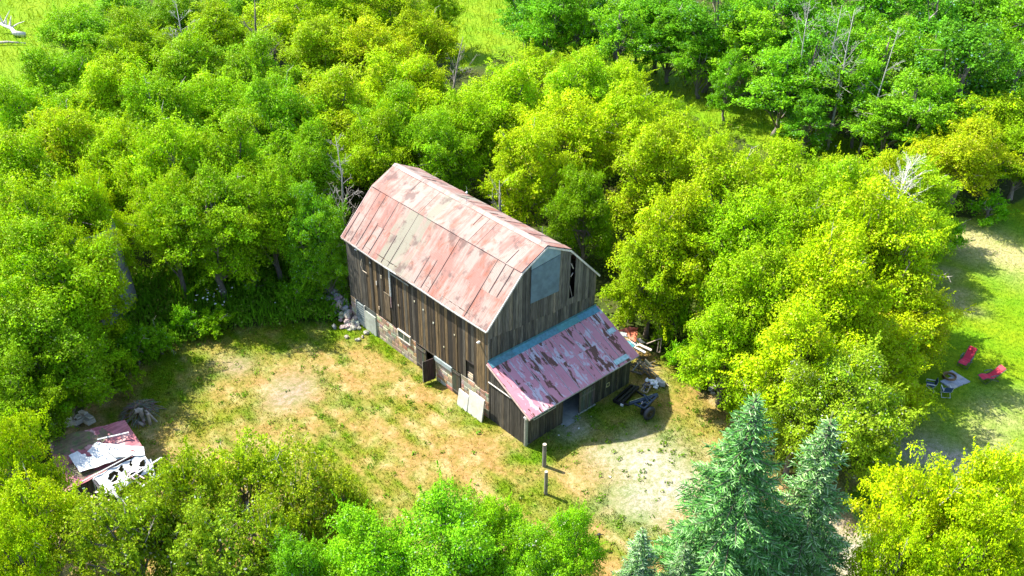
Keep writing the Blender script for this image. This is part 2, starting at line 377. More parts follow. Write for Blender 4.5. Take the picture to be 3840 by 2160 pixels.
def tree_proto(seed, R=4.0, H=10.0, zb=.1, nl=13, per=58, leaf=.20, lift=1.0, pr=(.42, .95), twigs=6, spread=.38, base=GREEN_LEAF):
    r = np.random.default_rng(seed); z0 = H*zb; zc = (H+z0)/2; hz = (H-z0)/2
    lob = []; lr = []
    tries = 0
    while len(lob) < nl and tries < 900:
        tries += 1
        d = sph(1, r, -.8)[0]; k = r.uniform(.40, .90)
        c = np.array([d[0]*R*k, d[1]*R*k, zc+d[2]*hz*k*.95]); rad = R*r.uniform(.17, .38)
        if all(np.linalg.norm(c-q) > .5*(rad+qr) for q, qr in zip(lob, lr)): lob.append(c); lr.append(rad)
    lob.append(np.array([r.normal(0, .2), r.normal(0, .2), H-R*.36])); lr.append(R*.33)
    lob = np.array(lob); lr = np.array(lr)
    PC = []; PR = []; PL = []
    for i in range(len(lob)):
        k = int(17*(lr[i]/1.3)**2)+3; d = sph(k, r, -.8)
        q = lob[i]+d*lr[i]*r.uniform(.72, 1.42, (k, 1))*np.array([1, 1, .92])
        for j in range(k):
            dd = np.linalg.norm(q[j]-lob, axis=1)/lr
            if np.sum(dd < .70) == 0: PC.append(q[j]); PR.append(r.uniform(*pr)*(1 if d[j, 2] > -.2 else .8)); PL.append(i)
    V, C = puffs(PC, PR, per, r, leaf, base=base, spread=spread)
    # leafy sprays that break the outline
    q_ = int(nl*8); sp = []; sn = []
    for _ in range(q_):
        i = r.integers(0, len(PC)); p = np.array(PC[i]); rad = p-np.array([0, 0, zc*.8]); rad /= np.linalg.norm(rad)+1e-6
        dr = rad+r.normal(0, .35, 3)+np.array([0, 0, .25]); dr /= np.linalg.norm(dr); Ls_ = r.uniform(.7, 1.7)*PR[i]/.6; k = int(30*Ls_)
        t_ = r.uniform(0, 1, k); off = r.normal(size=(k, 3))*(.30*(1.05-t_))[:, None]*.6
        sp.append(p+dr*(Ls_*t_)[:, None]+off-np.array([0, 0, 1])*(t_**2*.15*Ls_)[:, None]); sn.append(off*2+np.array([0, 0, .6])+r.normal(size=(k, 3))*.3)
    sp = np.concatenate(sp); sn = np.concatenate(sn); k = len(sp)
    V4, C4 = leaves(sp, sn, leaf*r.uniform(.7, 1.3, k), np.clip(base*(1+r.normal(0, .18, (k, 1)))+np.array([.04, .02, 0]), .002, .9), .3, r)
    V = np.concatenate([V, V4]); C = np.concatenate([C, C4])
    # inner foliage so the crown does not read hollow
    k = 1600; i = r.integers(0, len(lob), k); d = sph(k, r); p = lob[i]+d*lr[i][:, None]*r.uniform(.1, .7, (k, 1))
    V2, C2 = leaves(p, d+r.normal(size=(k, 3))*.8, np.full(k, leaf*2.2), np.repeat((base*.9)[None], k, 0), .2, r)
    V = np.concatenate([V, V2]); C = np.concatenate([C, C2])
    crown = raw_mesh('crown', V, quads(len(V)//4), C)
    mb = MB(); rr = random.Random(seed); bk = (.20, .17, .14)
    tr0 = .055*R+.05; lean = (rr.uniform(-.5, .5), rr.uniform(-.5, .5))
    fork = z0*.9+.4
    mb.tube([(0, 0, -.3), (lean[0]*.3, lean[1]*.3, fork*.5), (lean[0]*.7, lean[1]*.7, fork), (lean[0], lean[1], zc+.1*hz), (lean[0]*.5, lean[1]*.5, H-R*.4)], [tr0*1.35, tr0, tr0*.85, tr0*.5, tr0*.18], bk, 8)
    for i in range(len(lob)):
        s = Vector((lean[0]*.7, lean[1]*.7, rr.uniform(fork*.8, zc))); e = Vector(lob[i]); mid = s.lerp(e, .5)+Vector((rr.uniform(-.2, .2), rr.uniform(-.2, .2), rr.uniform(-.1, .4)))
        mb.tube([s, mid, e], [tr0*.42, tr0*.28, tr0*.12], bk, 6, False)
        for j in [q for q in range(len(PC)) if PL[q] == i][::5]:
            mb.tube([mid.lerp(e, rr.uniform(.3, 1)), Vector(PC[j])], [.045, .012], bk, 4, False)
    for j in range(twigs):                                # bare pale twigs poking out of the crown
        q = Vector(PC[rr.randrange(len(PC))]); c0 = Vector((0, 0, zc)); dr = (q-c0).normalized()
        e = q+dr*rr.uniform(.5, 1.1)+Vector((0, 0, rr.uniform(-.2, .4)))
        mb.tube([q-dr*.6, q+dr*.2, e], [.035, .025, .01], (.42, .38, .33), 4, False)
        for _ in range(3):
            s = (q-dr*.2).lerp(e, rr.uniform(.3, .9)); mb.tube([s, s+dr*.3+Vector([rr.uniform(-.45, .45) for _ in range(3)])], [.018, .007], (.42, .38, .33), 3, False)
    trunk = raw_mesh('trunk', np.array(mb.V), mb.F, np.array(mb.C), smooth=True)
    crown.materials.append(M_leaf); trunk.materials.append(M_bark)
    return crown, trunk, R, H
# kinds: broad maples, upright darker wood trees, pale-edged garden trees, feathery bright trees
PROTO = {
 'm': [tree_proto(11+i, 4.0, 10.0, .07, 22, 92, .155, pr=(.42, 1.0)) for i in range(6)],
 'h': [tree_proto(31+i, 4.0, 10.0, .17, 20, 92, .155, pr=(.42, 1.0), twigs=9) for i in range(2)],
 'd': [tree_proto(41+i, 3.1, 11.0, .04, 22, 74, .16, pr=(.32, .75)) for i in range(3)],
 'g': [tree_proto(61+i, 3.6, 7.0, .06, 17, 70, .16, pr=(.3, .6), twigs=2, spread=.8) for i in range(2)],
 'y': [tree_proto(71+i, 4.2, 8.0, .1, 20, 76, .16, pr=(.35, .85), twigs=3, spread=.4) for i in range(2)],
 'b': [tree_proto(81+i, 1.9, 2.9, .02, 10, 60, .16, pr=(.28, .5), twigs=2) for i in range(2)],
}
TINT = {'y0': (1.26, 1.15, .8), 'y1': (1.04, 1.07, .8), 'y2': (.76, .89, .8), 'y3': (1.45, 1.12, .8), 'gr': (.68, .98, 1.8), 'dg': (.50, .84, 2.2), 'dk': (.38, .70, 2.2), 'ol': (1.05, .92, 2.6), 'br': (.88, 1.16, 2.), 'hl': (1.5, 1.26, .9)}
def plant(name, kind, u, v, rpx, H, tint, label, cat='tree', group=None, k=None):
    """u, v, rpx: crown centre and radius measured on the photograph at 2576 px wide; H: real height"""
    zc = H*.6; c = g2(u, v, zc); dist = float(np.linalg.norm(c-CAM)); R = rpx*1.49068*dist/F_PX*{'m': 1.17, 'h': 1.1, 'd': 1.15, 'g': 1.12}.get(kind, 1.0)
    lst = PROTO[kind]; crown, trunk, R0, H0 = lst[(k if k is not None else plant.i) % len(lst)]; plant.i += 1
    o = empty(name, (c[0], c[1], 0), rnd.uniform(0, 6.28)); s = R/R0; o.scale = (s, s, H/H0)
    cr = bpy.data.objects.new('crown', crown); tk = bpy.data.objects.new('trunk', trunk)
    for q in (cr, tk): COL.objects.link(q); q.parent = o
    tv = TINT[tint]; j = rnd.uniform(.86, 1.12); cr.color = (tv[0]*j*rnd.uniform(.95, 1.12), tv[1]*j, tv[2]*j*rnd.uniform(.8, 1.5), 1)
    tag(o, label, cat, group); return o
plant.i = 0
BIG = 'broadleaf trees massed round the barn'
T = [ # far left and top, between the two meadows
 ('m', 1095, 30, 56, 8, 'y1', 'smaller tree at the top edge touching the grass gap'),
 ('m', 215, 115, 88, 10, 'y2', 'leafy tree whose crown overhangs the far left meadow corner'),
 ('d', 300, 30, 62, 9, 'gr', 'small dark green tree behind the meadow corner at the top edge'),
 ('m', 335, 140, 78, 10, 'y1', 'yellow-green tree just right of the tree overhanging the left meadow'),
 ('m', 430, 60, 80, 10, 'y2', 'round green tree touching the top edge left of the forked bare trunk'),
 ('m', 545, 105, 84, 10, 'y1', 'yellow-green tree in front of the forked bare trunk, left side'),
 ('m', 470, 205, 92, 10.5, 'y1', 'broad tree two crowns in front of the top edge, upper left'),
 ('m', 625, 20, 70, 9.5, 'gr', 'green tree behind the forked dark trunk at the top edge'),
 ('m', 745, 60, 98, 10.5, 'y0', 'large bright yellow-green crown at the top edge left of centre'),
 ('m', 645, 205, 90, 10, 'y2', 'mid-green crown below the forked dark trunk'),
 ('m', 865, 35, 84, 10, 'y1', 'yellow-green tree at the top edge beside the far grass gap'),
 ('m', 800, 160, 92, 10, 'y0', 'bright yellow crown second back from the top edge left of centre'),
 ('m', 980, 40, 84, 10, 'y0', 'bright crown at the top edge just left of the grass gap'),
 ('m', 935, 150, 92, 10, 'y3', 'golden-tipped tree left of the far grass gap'),
 ('m', 1060, 122, 78, 9.5, 'y0', 'tree with long slanting bare limbs beside the far grass gap'),
 ('m', 60, 330, 92, 10, 'y1', 'tree at the left edge below the meadow'),
 ('m', 150, 245, 86, 10, 'y2', 'tree bordering the lower side of the left meadow'),
 ('m', 285, 265, 90, 10, 'y0', 'yellowish crown below the tree overhanging the left meadow'),
 ('m', 405, 335, 98, 11, 'y2', 'tall green crown showing a dark trunk through gaps, upper left'),
 ('m', 545, 310, 95, 10, 'y1', 'rounded crown in the middle of the upper left tree mass'),
 ('m', 700, 330, 98, 11, 'y2', 'dense mid-green crown up and left of the barn roof'),
 ('m', 850, 300, 105, 10.5, 'y0', 'wide yellow-green crown with pale dead twigs above the grey dead tree'),
 ('m', 1000, 255, 98, 10, 'y0', 'bright crown above and beyond the far end of the barn ridge'),
 ('m', 1085, 262, 74, 8.5, 'y3', 'golden crown in front of the far grass gap'),
 ('m', 1292, 222, 50, 6, 'y0', 'small bright crown right of the far grass gap'),
 ('m', 1165, 338, 92, 9.5, 'y1', 'broad crown two rows behind the barn ridge'),
 ('m', 1355, 195, 66, 7, 'y0', 'bright tree bordering the dark upper wood, left part'),
 ('m', 1290, 280, 98, 10, 'y0', 'bright tree behind the crown that stands over the barn ridge'),
 ('m', 1450, 185, 64, 6.5, 'y0', 'low bright tree at the foot of the dark upper wood'),
 ('m', 1465, 250, 98, 10, 'y1', 'yellow-green crown above the middle of the barn, third row back'),
 ('m', 1575, 235, 70, 7.5, 'y0', 'bright tree beside the grass strip left of the second gap'),
 ('m', 1420, 360, 108, 10.5, 'y0', 'large bright crown right of the dark gap behind the barn roof'),
 ('m', 1590, 330, 98, 10, 'y0', 'bright round crown up and right of the barn roof'),
 ('m', 1690, 352, 72, 7.5, 'y1', 'crown beside the grass strip below the dark wood'),
 ('m', 1775, 448, 78, 8, 'y0', 'yellow crown on the near side of the grass strip, centre right'),
 ('m', 1650, 450, 108, 10.5, 'y0', 'large crown directly right of the barn roof gable'),
 ('m', 1330, 440, 92, 10, 'y0', 'bright crown leaning over the back slope of the barn roof'),
 ('m', 1100, 400, 84, 9.5, 'y2', 'green crown hugging the far ridge end of the barn'),
 ('m', 945, 395, 84, 9.5, 'y1', 'crown up and left of the far ridge end of the barn'),
 ('m', 1000, 345, 88, 10, 'y2', 'shadowed crown one row behind the far ridge end'),
 ('m', 770, 450, 84, 10, 'y2', 'green crown left of the grey dead tree'),
 ('m', 60, 470, 100, 10.5, 'y1', 'left edge crown third down from the meadow'),
 ('m', 185, 400, 96, 10.5, 'y0', 'yellow-green crown between the meadow and the silo'),
 ('m', 300, 440, 88, 10, 'y1', 'crown above the top of the hidden silo'),
 ('m', 445, 450, 104, 11.5, 'y1', 'tall crown right of the silo top'),
 ('m', 590, 440, 104, 11, 'y2', 'large green crown halfway between silo and dead tree'),
 ('h', 690, 560, 92, 9, 'y2', 'drooping dark green crown left of the barn behind the weeds'),
 ('h', 540, 580, 112, 10, 'y2', 'big shaded crown hanging over the tall weeds'),
 ('h', 435, 580, 84, 9.5, 'y1', 'crown just right of the silo wall'),
 ('m', 80, 610, 118, 11.5, 'y1', 'large crown at the left edge level with the silo'),
 ('m', 210, 570, 84, 9.5, 'y0', 'bright crown covering the left side of the silo top'),
 ('m', 110, 745, 125, 10.5, 'y1', 'wide crown in front of the silo at the left edge'),
 ('m', 222, 715, 84, 9, 'y0', 'bright bough-laden crown half hiding the silo wall'),
 ('m', 90, 890, 125, 8.5, 'y2', 'large shaded crown above the collapsed shed'),
 ('m', 195, 860, 84, 6.5, 'y2', 'lower green crown right of the shaded crown above the shed'),
 ('m', 165, 970, 80, 5.2, 'y2', 'dark low tree overhanging the back of the collapsed shed'),
 ('m', 40, 1010, 84, 7, 'y2', 'dark low tree at the left edge beside the collapsed shed'),
 ('m', 790, 590, 68, 8.5, 'gr', 'small green tree in front of the dead tree, left of the barn'),
 ('m', 822, 665, 44, 5.5, 'gr', 'bushy young tree pressed against the far corner of the barn'),
 ('m', 1470, 540, 70, 8.5, 'y2', 'shaded low tree behind the near end of the barn ridge'),
 ('m', 232, 592, 58, 10, 'y1', 'bough-like narrow crown covering the silo rim'),
 # right of the barn
 ('m', 1885, 478, 76, 8, 'y0', 'bright crown by the grass strip above the right-hand grove'),
 ('m', 1810, 520, 112, 11, 'y0', 'large bright crown in the middle of the right-hand grove'),
 ('m', 1960, 520, 104, 10.5, 'y0', 'yellow crown up and left of the grove\'s tallest tree'),
 ('m', 2055, 508, 80, 8, 'y0', 'crown under the dark wood, left of the dead branches'),
 ('m', 1710, 620, 112, 10.5, 'y0', 'broad crown right of the barn gable peak'),
 ('m', 1640, 690, 88, 8.5, 'y1', 'crown standing right behind the lean-to roof'),
 ('m', 1860, 650, 118, 11, 'y1', 'shaded hollow-sided crown in the right-hand grove'),
 ('m', 2000, 640, 108, 11, 'y1', 'crown left of the tallest tree, tucked in the grove'),
 ('m', 2090, 560, 104, 11, 'y1', 'crown directly behind the tallest tree of the grove'),
 ('m', 2180, 485, 84, 8.5, 'y3', 'golden crown at the foot of the dead branches'),
 ('m', 1900, 790, 118, 10.5, 'y1', 'crown above the rubble of pale blocks, right grove'),
 ('m', 2070, 770, 125, 12, 'y0', 'large mid-grove crown below and left of the tallest'),
 ('m', 2190, 630, 134, 12, 'y0', 'tallest brightest tree of the right-hand grove'),
 ('m', 2265, 775, 104, 7, 'y3', 'golden crown facing the lawn below the tallest tree'),
 ('m', 2180, 900, 116, 7, 'y3', 'golden crown nearest the two red loungers'),
 ('m', 2030, 920, 122, 10, 'y0', 'crown directly above the tall blue spruce'),
 ('m', 1830, 868, 96, 7.5, 'y1', 'left-front crown of the grove beside the scrap heap'),
 ('m', 2290, 495, 88, 7.2, 'y1', 'green crown right of the dead branches'),
 ('m', 2305, 600, 72, 6, 'y2', 'shaded crown between the tallest tree and the far lawn'),
 ('m', 2130, 1030, 118, 8.5, 'ol', 'dark olive crown between the two spruce tops'),
 ('m', 2010, 1040, 84, 7.5, 'ol', 'small olive crown left of the second spruce tip'),
 ('m', 2410, 400, 90, 8, 'y3', 'golden tree in front of the dark wood, far right'),
 ('m', 2500, 330, 90, 8, 'y0', 'tall yellow-green tree at the right edge above the sandy track'),
 ('m', 2572, 400, 66, 6.5, 'y1', 'right edge tree just above the sandy track'),
 # the dark upper wood
 ('d', 1325, 5, 60, 10, 'dg', 'leftmost dark green tree of the upper wood, past the grass gap'),
 ('d', 1390, 50, 72, 11, 'dg', 'dark green tree second from the left in the upper wood'),
 ('d', 1500, 30, 76, 11, 'dk', 'very dark tree at the top edge of the upper wood'),
 ('d', 1560, 90, 70, 10, 'br', 'bright-topped bushy tree low in the upper wood'),
 ('d', 1660, 40, 82, 11, 'dg', 'tall green tree at the top edge, middle of the upper wood'),
 ('d', 1690, 100, 64, 8.5, 'gr', 'green tree of the upper wood above the grass strip'),
 ('d', 1790, 70, 82, 12, 'dg', 'tall slender tree left of the pale dead trunks'),
 ('d', 1770, 140, 56, 8, 'gr', 'low tree with a thin white trunk beside the strip'),
 ('d', 1885, 125, 80, 10, 'br', 'bushy bright green tree left of the pale dead trunks'),
 ('d', 1930, 40, 82, 12, 'dg', 'dark tree at the top edge behind the first dead trunk'),
 ('d', 1965, 205, 80, 9.5, 'gr', 'large green tree in front of the upper wood above the white flowers'),
 ('d', 2060, 40, 84, 12, 'gr', 'green tree at the top edge between the dead trunks'),
 ('d', 2060, 160, 84, 12, 'dg', 'dark green tree behind the row of dead trunks'),
 ('d', 2110, 230, 84, 9, 'gr', 'broad green tree below the dead trunks'),
 ('d', 2200, 60, 90, 12.5, 'dg', 'dark green tree right of the dead trunks at the top edge'),
 ('d', 2230, 180, 90, 12, 'gr', 'tree with silvery leaf tops right of the dead trunks'),
 ('d', 2330, 80, 92, 13, 'dg', 'tall silvery-topped tree at the top edge, far right'),
 ('d', 2410, 200, 108, 13, 'dk', 'big dark-hearted tree of the upper wood, far right'),
 ('d', 2290, 285, 88, 9.5, 'gr', 'green tree at the near foot of the upper wood, right'),
 ('d', 2450, 60, 90, 13, 'dg', 'dark tree second from the right corner at the top edge'),
 ('d', 2550, 110, 84, 12, 'gr', 'green tree in the top right corner'),
 ('d', 2550, 250, 88, 11, 'dg', 'dark green tree at the right edge below the corner'),
 ('d', 2240, 320, 60, 7, 'gr', 'low green tree at the edge of the strip behind the dead branches'),
 ('d', 2035, 300, 50, 6, 'dg', 'low dark tree where the wood meets the flowery strip'),
 ('d', 1600, 60, 44, 9, 'gr', 'slender tree between the bushy-topped tree and the top edge'),
 ('d', 1740, 95, 44, 9, 'dg', 'slender tree wedged left of the tall slender one'),
 ('d', 1835, 85, 46, 10, 'br', 'narrow bright tree between the slender tree and the bushy one'),
 ('d', 1835, 200, 42, 7.5, 'gr', 'narrow tree bordering the strip left of the flowers'),
 ('d', 1920, 90, 46, 10, 'dk', 'narrow dark tree behind the bushy bright tree'),
 ('d', 2010, 90, 46, 10, 'dg', 'narrow tree just left of the first dead trunk'),
 ('d', 2020, 180, 44, 9, 'br', 'narrow bright tree in front of the dead trunks'),
 ('d', 2130, 120, 46, 10, 'gr', 'narrow tree between the two middle dead trunks'),
 ('d', 2170, 240, 48, 9, 'br', 'narrow bright tree right of the broad green one'),
 ('d', 2180, 130, 46, 10, 'dg', 'narrow tree behind the slanting dead trunk'),
 ('d', 2330, 200, 52, 10, 'br', 'narrow bright tree left of the big dark-hearted one'),
 ('d', 2350, 290, 52, 9, 'gr', 'narrow tree at the wood\'s near foot, far right'),
 ('d', 2480, 160, 50, 10.5, 'gr', 'narrow tree right of the big dark-hearted one'),
 ('d', 2490, 240, 50, 9.5, 'dg', 'narrow dark tree above the tall yellow-green one at the right edge'),
 ('d', 1450, 75, 44, 9.5, 'gr', 'narrow green tree third from the left in the upper wood'),
 ('d', 1360, 100, 42, 8, 'gr', 'low narrow tree at the left foot of the upper wood'),
 # foreground, seen from above
 ('g', 620, 1215, 112, 7.0, 'ol', 'olive pale-flecked tree beside the dry clearing'),
 ('g', 770, 1290, 112, 6.6, 'ol', 'olive pale-flecked tree reaching furthest into the clearing'),
 ('g', 480, 1285, 112, 7.2, 'ol', 'olive pale-flecked tree just right of the collapsed shed'),
 ('g', 340, 1385, 125, 7.5, 'ol', 'pale-flecked tree below the collapsed shed'),
 ('g', 560, 1400, 130, 7.2, 'ol', 'pale-flecked tree at the bottom edge left of the bright green one'),
 ('g', 690, 1400, 96, 6.6, 'ol', 'olive tree at the bottom edge just left of the vivid green ones'),
 ('g', 420, 1345, 90, 6.8, 'ol', 'olive tree between the shed and the bottom edge'),
 ('g', 880, 1300, 50, 4.5, 'ol', 'small pale-flecked bush at the clearing end of the olive trees'),
 ('y', 40, 1190, 92, 7.5, 'y0', 'bright bough at the left edge over the collapsed shed'),
 ('y', 105, 1320, 112, 7, 'y0', 'yellow-green tree at the left edge under the shed'),
 ('y', 60, 1430, 100, 7, 'y1', 'yellow-green tree in the bottom left corner'),
 ('m', 1110, 1395, 120, 7.5, 'br', 'vivid green tree at the bottom edge left of centre'),
 ('m', 910, 1420, 112, 7.2, 'br', 'vivid green tree at the bottom between olive trees and centre'),
 ('m', 760, 1460, 84, 6.5, 'gr', 'green tree at the bottom edge below the olive trees'),
 ('m', 1240, 1370, 78, 6.5, 'br', 'vivid green tree at the bottom near the pale board'),
 ('m', 1430, 1385, 72, 6.0, 'br', 'small vivid green tree at the bottom beside the black hand pump'),
 ('m', 1330, 1450, 84, 6.0, 'br', 'vivid green tree cut by the bottom edge in the middle'),
 ('y', 2290, 1320, 128, 9, 'hl', 'feathery bright yellow tree right of the spruces'),
 ('y', 2460, 1300, 125, 9, 'hl', 'feathery bright yellow tree at the lower right edge'),
 ('y', 2250, 1440, 92, 8, 'hl', 'feathery yellow tree at the bottom beside the gravel'),
 ('y', 2440, 1430, 125, 8.5, 'hl', 'feathery yellow tree in the bottom right corner'),
]
NAMES = {'m': 'maple_tree', 'h': 'maple_tree', 'd': 'woodland_tree', 'g': 'garden_tree', 'y': 'locust_tree'}
for kd, u, v, r_, H, tn, lb in T:
    plant(NAMES[kd], kd, u, v, r_, H, tn, lb, 'tree', BIG if kd in 'mh' else ('trees of the upper wood' if kd == 'd' else 'foreground trees'))
B = [(470, 800, 40, 2.2, 'gr', 'low bush at the tip of the dry ground left of the weeds'), (540, 810, 46, 1.8, 'y2', 'yellow-green bush with white flowers at the clearing edge'), (640, 700, 50, 2.4, 'gr', 'dark bush in the weeds under the big shaded crown'),
     (740, 740, 42, 2.2, 'gr', 'bush among the weeds left of the stone heap'), (785, 735, 34, 2.2, 'gr', 'leafy bush beside the tumbled stone wall'), (340, 870, 46, 2.6, 'gr', 'bush below the silo at the clearing edge'), (290, 930, 50, 2.8, 'y2', 'bush left of the curved track end'),
     (400, 850, 40, 2.2, 'gr', 'bush between silo and clearing'), (1585, 765, 34, 2.6, 'y2', 'shrub behind the scrap heap by the lean-to'), (1712, 895, 36, 2.4, 'br', 'bright shrub growing through the scrap heap'), (1690, 770, 56, 5, 'y1', 'tall shrub behind the lean-to'), (1775, 905, 46, 3.5, 'y1', 'shrub at the foot of the grove near the scrap'),
     (1880, 985, 50, 4, 'y1', 'shrub overhanging the pale rubble blocks'), (1960, 1060, 50, 4, 'ol', 'shrub left of the tall spruce tip'), (2290, 1010, 36, 2.6, 'y3', 'golden shrub beside the blue folding chairs'), (2400, 590, 34, 2.5, 'gr', 'shrub at the end of the sandy track'), (2490, 520, 44, 2.4, 'gr', 'shrub by the sandy track at the right'),
     (2350, 560, 44, 4, 'y2', 'shrub between the grove and the sandy track')]
for u, v, r_, H, tn, lb in B: plant('shrub', 'b', u, v, r_, H, tn, lb, 'shrub', 'shrubs at the wood edge')

# ------------------------------------------------------------------ undergrowth, grass, flowers (stuff)
def area_points(n, polys=None, box=None, r=rng):
    out = []
    while len(out) < n:
        q = r.uniform(box[0], box[1], (n*3, 2)); 
        ok = np.zeros(len(q), bool)
        for P in polys: ok |= inpoly(q[:, 0], q[:, 1], P)
        out += list(q[ok])
    return np.array(out[:n])
pt = area_points(620, [P_trim], np.array([(-30, 5), (12, 45)]))
cc = np.stack([pt[:, 0], pt[:, 1], .05+.5*rng.uniform(0, 1, len(pt))], 1)
V, C = puffs(cc, rng.uniform(.3, .75, len(cc)), 44, rng, .17, base=np.array([.10, .27, .008]), zmin=0, flat=1.1)
bl = []; k = 6000; q = area_points(k, [P_trim], np.array([(-30, 5), (12, 45)]))
V3, C3 = leaves(np.stack([q[:, 0], q[:, 1], rng.uniform(.2, 1.0, k)], 1), rng.normal(size=(k, 3))*np.array([1, 1, .15]), rng.uniform(.5, 1.1, k), np.array([.13, .32, .012])*rng.uniform(.7, 1.3, (k, 1)), -3, shape=LEAFV*np.array([1, .18, .2]))
V = np.concatenate([V, V3]); C = np.concatenate([C, C3])
tag(link('weeds', raw_mesh('weeds', V, quads(len(V)//4), C), M_leaf), 'tall green weeds along the far side of the clearing', 'weeds', kind='stuff')
# low forest floor cover under the trees
k = 3800; q = rng.uniform((-30, -14), (110, 125), (k*3, 2))
cl, lw, md, *_ = gmasks(q[:, 0], q[:, 1]); ok = (cl+lw+md) < .5
ok &= ~((q[:, 0] > -1) & (q[:, 0] < 10) & (q[:, 1] > -5) & (q[:, 1] < 16.5))
q = q[ok][:k]; cc = np.stack([q[:, 0], q[:, 1], rng.uniform(0, .5, len(q))], 1)
V, C = puffs(cc, rng.uniform(.5, 1.3, len(cc)), 13, rng, .27, base=np.array([.11, .21, .012]), zmin=0, flat=.9)
tag(link('undergrowth', raw_mesh('undergrowth', V, quads(len(V)//4), C), M_leaf), 'low leafy undergrowth covering the ground beneath the trees', 'undergrowth', kind='stuff')
# grass tufts
def grass(name, n, box, keep, hgt, wid, label, fac=1.0):
    q = rng.uniform(box[0], box[1], (n*4, 2)); col, cl, lw, md, g, gv = gcolour(q[:, 0], q[:, 1])
    ok = keep(cl, lw, md, g, gv, q); q = q[ok][:n]; col = col[ok][:n]; k = len(q)
    h = rng.uniform(*hgt, k)
    sh = LEAFV*np.array([1, wid, .3])
    V, C = leaves(np.stack([q[:, 0], q[:, 1], gheight(q[:, 0], q[:, 1])+h*.35], 1), rng.normal(size=(k, 3))*np.array([1, 1, .3]), h, np.clip(col*fac*rng.uniform(.7, 1.35, (k, 1)), 0, .8), -1.6, shape=sh)
    return tag(link(name, raw_mesh(name, V, quads(len(V)//4), C), M_grass), label, 'grass', kind='stuff')
grass('grass', 70000, np.array([(-25, -24), (16, 26)]), lambda cl, lw, md, g, gv, q: (cl > .5) & (gv < .35) & (rng.uniform(size=len(g)) < .07+1.0*g**1.6) & ~((q[:, 0] > -.1) & (q[:, 0] < 9.1) & (q[:, 1] > -3.4) & (q[:, 1] < 15)), (.07, .2), .5, 'patchy short grass over the dry clearing around the barn', 1.1)
grass('grass', 36000, np.array([(12, -30), (54, 8)]), lambda cl, lw, md, g, gv, q: (lw > .5) & (gv < .35) & (cl < .5), (.07, .16), .5, 'mown bright green lawn around the red loungers', 1.05)
grass('grass', 42000, np.array([(-60, -10), (120, 190)]), lambda cl, lw, md, g, gv, q: (md > .5) & (lw < .5), (.5, 1.15), .14, 'tall yellow-green meadow grass beyond the trees', 1.1)
k = 900; q = rng.uniform((-24, -22), (15, 24), (k*5, 2)); gm = gmasks(q[:, 0], q[:, 1])
ok = (gm[0] > .5) & (rng.uniform(size=len(q)) < .12+.5*gm[3]) & ~((q[:, 0] > -.3) & (q[:, 0] < 9.3) & (q[:, 1] > -3.6) & (q[:, 1] < 15)); q = q[ok][:k]
V, C = puffs(np.stack([q[:, 0], q[:, 1], np.full(len(q), .03)], 1), rng.uniform(.08, .26, len(q)), 150, rng, .11, base=np.array([.10, .24, .006]), zmin=0, flat=.6)
tag(link('weed_tufts', raw_mesh('weed_tufts', V, quads(len(V)//4), C), M_leaf), 'small green weed tufts scattered over the dry yard', 'weeds', kind='stuff')
def flowers(n, u, v, rad, z, lab):
    c = g2(u, v); p = rng.normal(size=(n, 2))*rad+c[:2]
    V, C = leaves(np.stack([p[:, 0], p[:, 1], rng.uniform(z*.8, z*1.2, n)], 1), rng.normal(size=(n, 3))*.3+np.array([0, 0, 1]), rng.uniform(.1, .2, n), np.full((n, 3), .8), 0, shape=LEAFV*np.array([1, 1.6, .3]))
    tag(link('white_wildflowers', raw_mesh('white_wildflowers', V, quads(n), C), M_white), lab, 'wildflowers', kind='stuff')
flowers(26, 550, 800, .6, 1.9, 'white wildflowers on the bush at the clearing edge')
flowers(40, 765, 765, .9, 1.25, 'white wildflowers in the weeds left of the stone heap')
flowers(34, 2070, 335, 3.0, 1.2, 'white wildflowers scattered along the grass strip under the dark wood')

# ------------------------------------------------------------------ bare and dead trees
def dead_tree(name, base, H, label, lean=(0, 0), rad=.16, n=16, seed=1, col=(.34, .31, .28), spread=.28, low=.3, cat='dead tree'):
    rr = random.Random(seed); o = empty(name, base); a = MB(); b_ = MB(); top = Vector((lean[0], lean[1], H))
    pts = [Vector((0, 0, -.3))]+[top*f+Vector((rr.uniform(-.12, .12), rr.uniform(-.12, .12), 0)) for f in (.25, .5, .75, 1)]
    a.tube(pts, [rad*1.2, rad, rad*.75, rad*.45, rad*.12], col, 7)
    def at(f):
        k = min(3, int(f*4)); return pts[k].lerp(pts[k+1], f*4-k)
    for i in range(n):
        f = rr.uniform(low, .97); s = at(f); an = rr.uniform(0, 6.28); L = H*spread*(1.15-f)*rr.uniform(.6, 1.2)+.3
        d = Vector((math.cos(an), math.sin(an), rr.uniform(.4, 1.3))).normalized()
        m1 = s+d*L*.5; e = s+d*L+Vector((0, 0, rr.uniform(-.1, .3)*L)); r1 = rad*.25*(1.1-f)+.010
        b_.tube([s, m1, e], [r1, r1*.65, .008], col, 5, False)
        for _ in range(5):
            q = s.lerp(e, rr.uniform(.3, .95)); d2 = (d+Vector([rr.uniform(-.9, .9) for _ in range(3)])).normalized()
            e2 = q+d2*L*rr.uniform(.25, .5); b_.tube([q, e2], [r1*.5, .006], col, 4, False)
            for _ in range(2):
                q2 = q.lerp(e2, rr.uniform(.3, .9)); b_.tube([q2, q2+(d2+Vector([rr.uniform(-.9, .9) for _ in range(3)])).normalized()*L*.18], [.012, .005], col, 3, False)
    a.build('trunk', M_bark, o, True); b_.build('branches', M_bark, o, True)
    return tag(o, label, cat, 'dead grey trees')
def dtop(u, v, H): c = g2(u, v, H); return (c[0], c[1], 0)
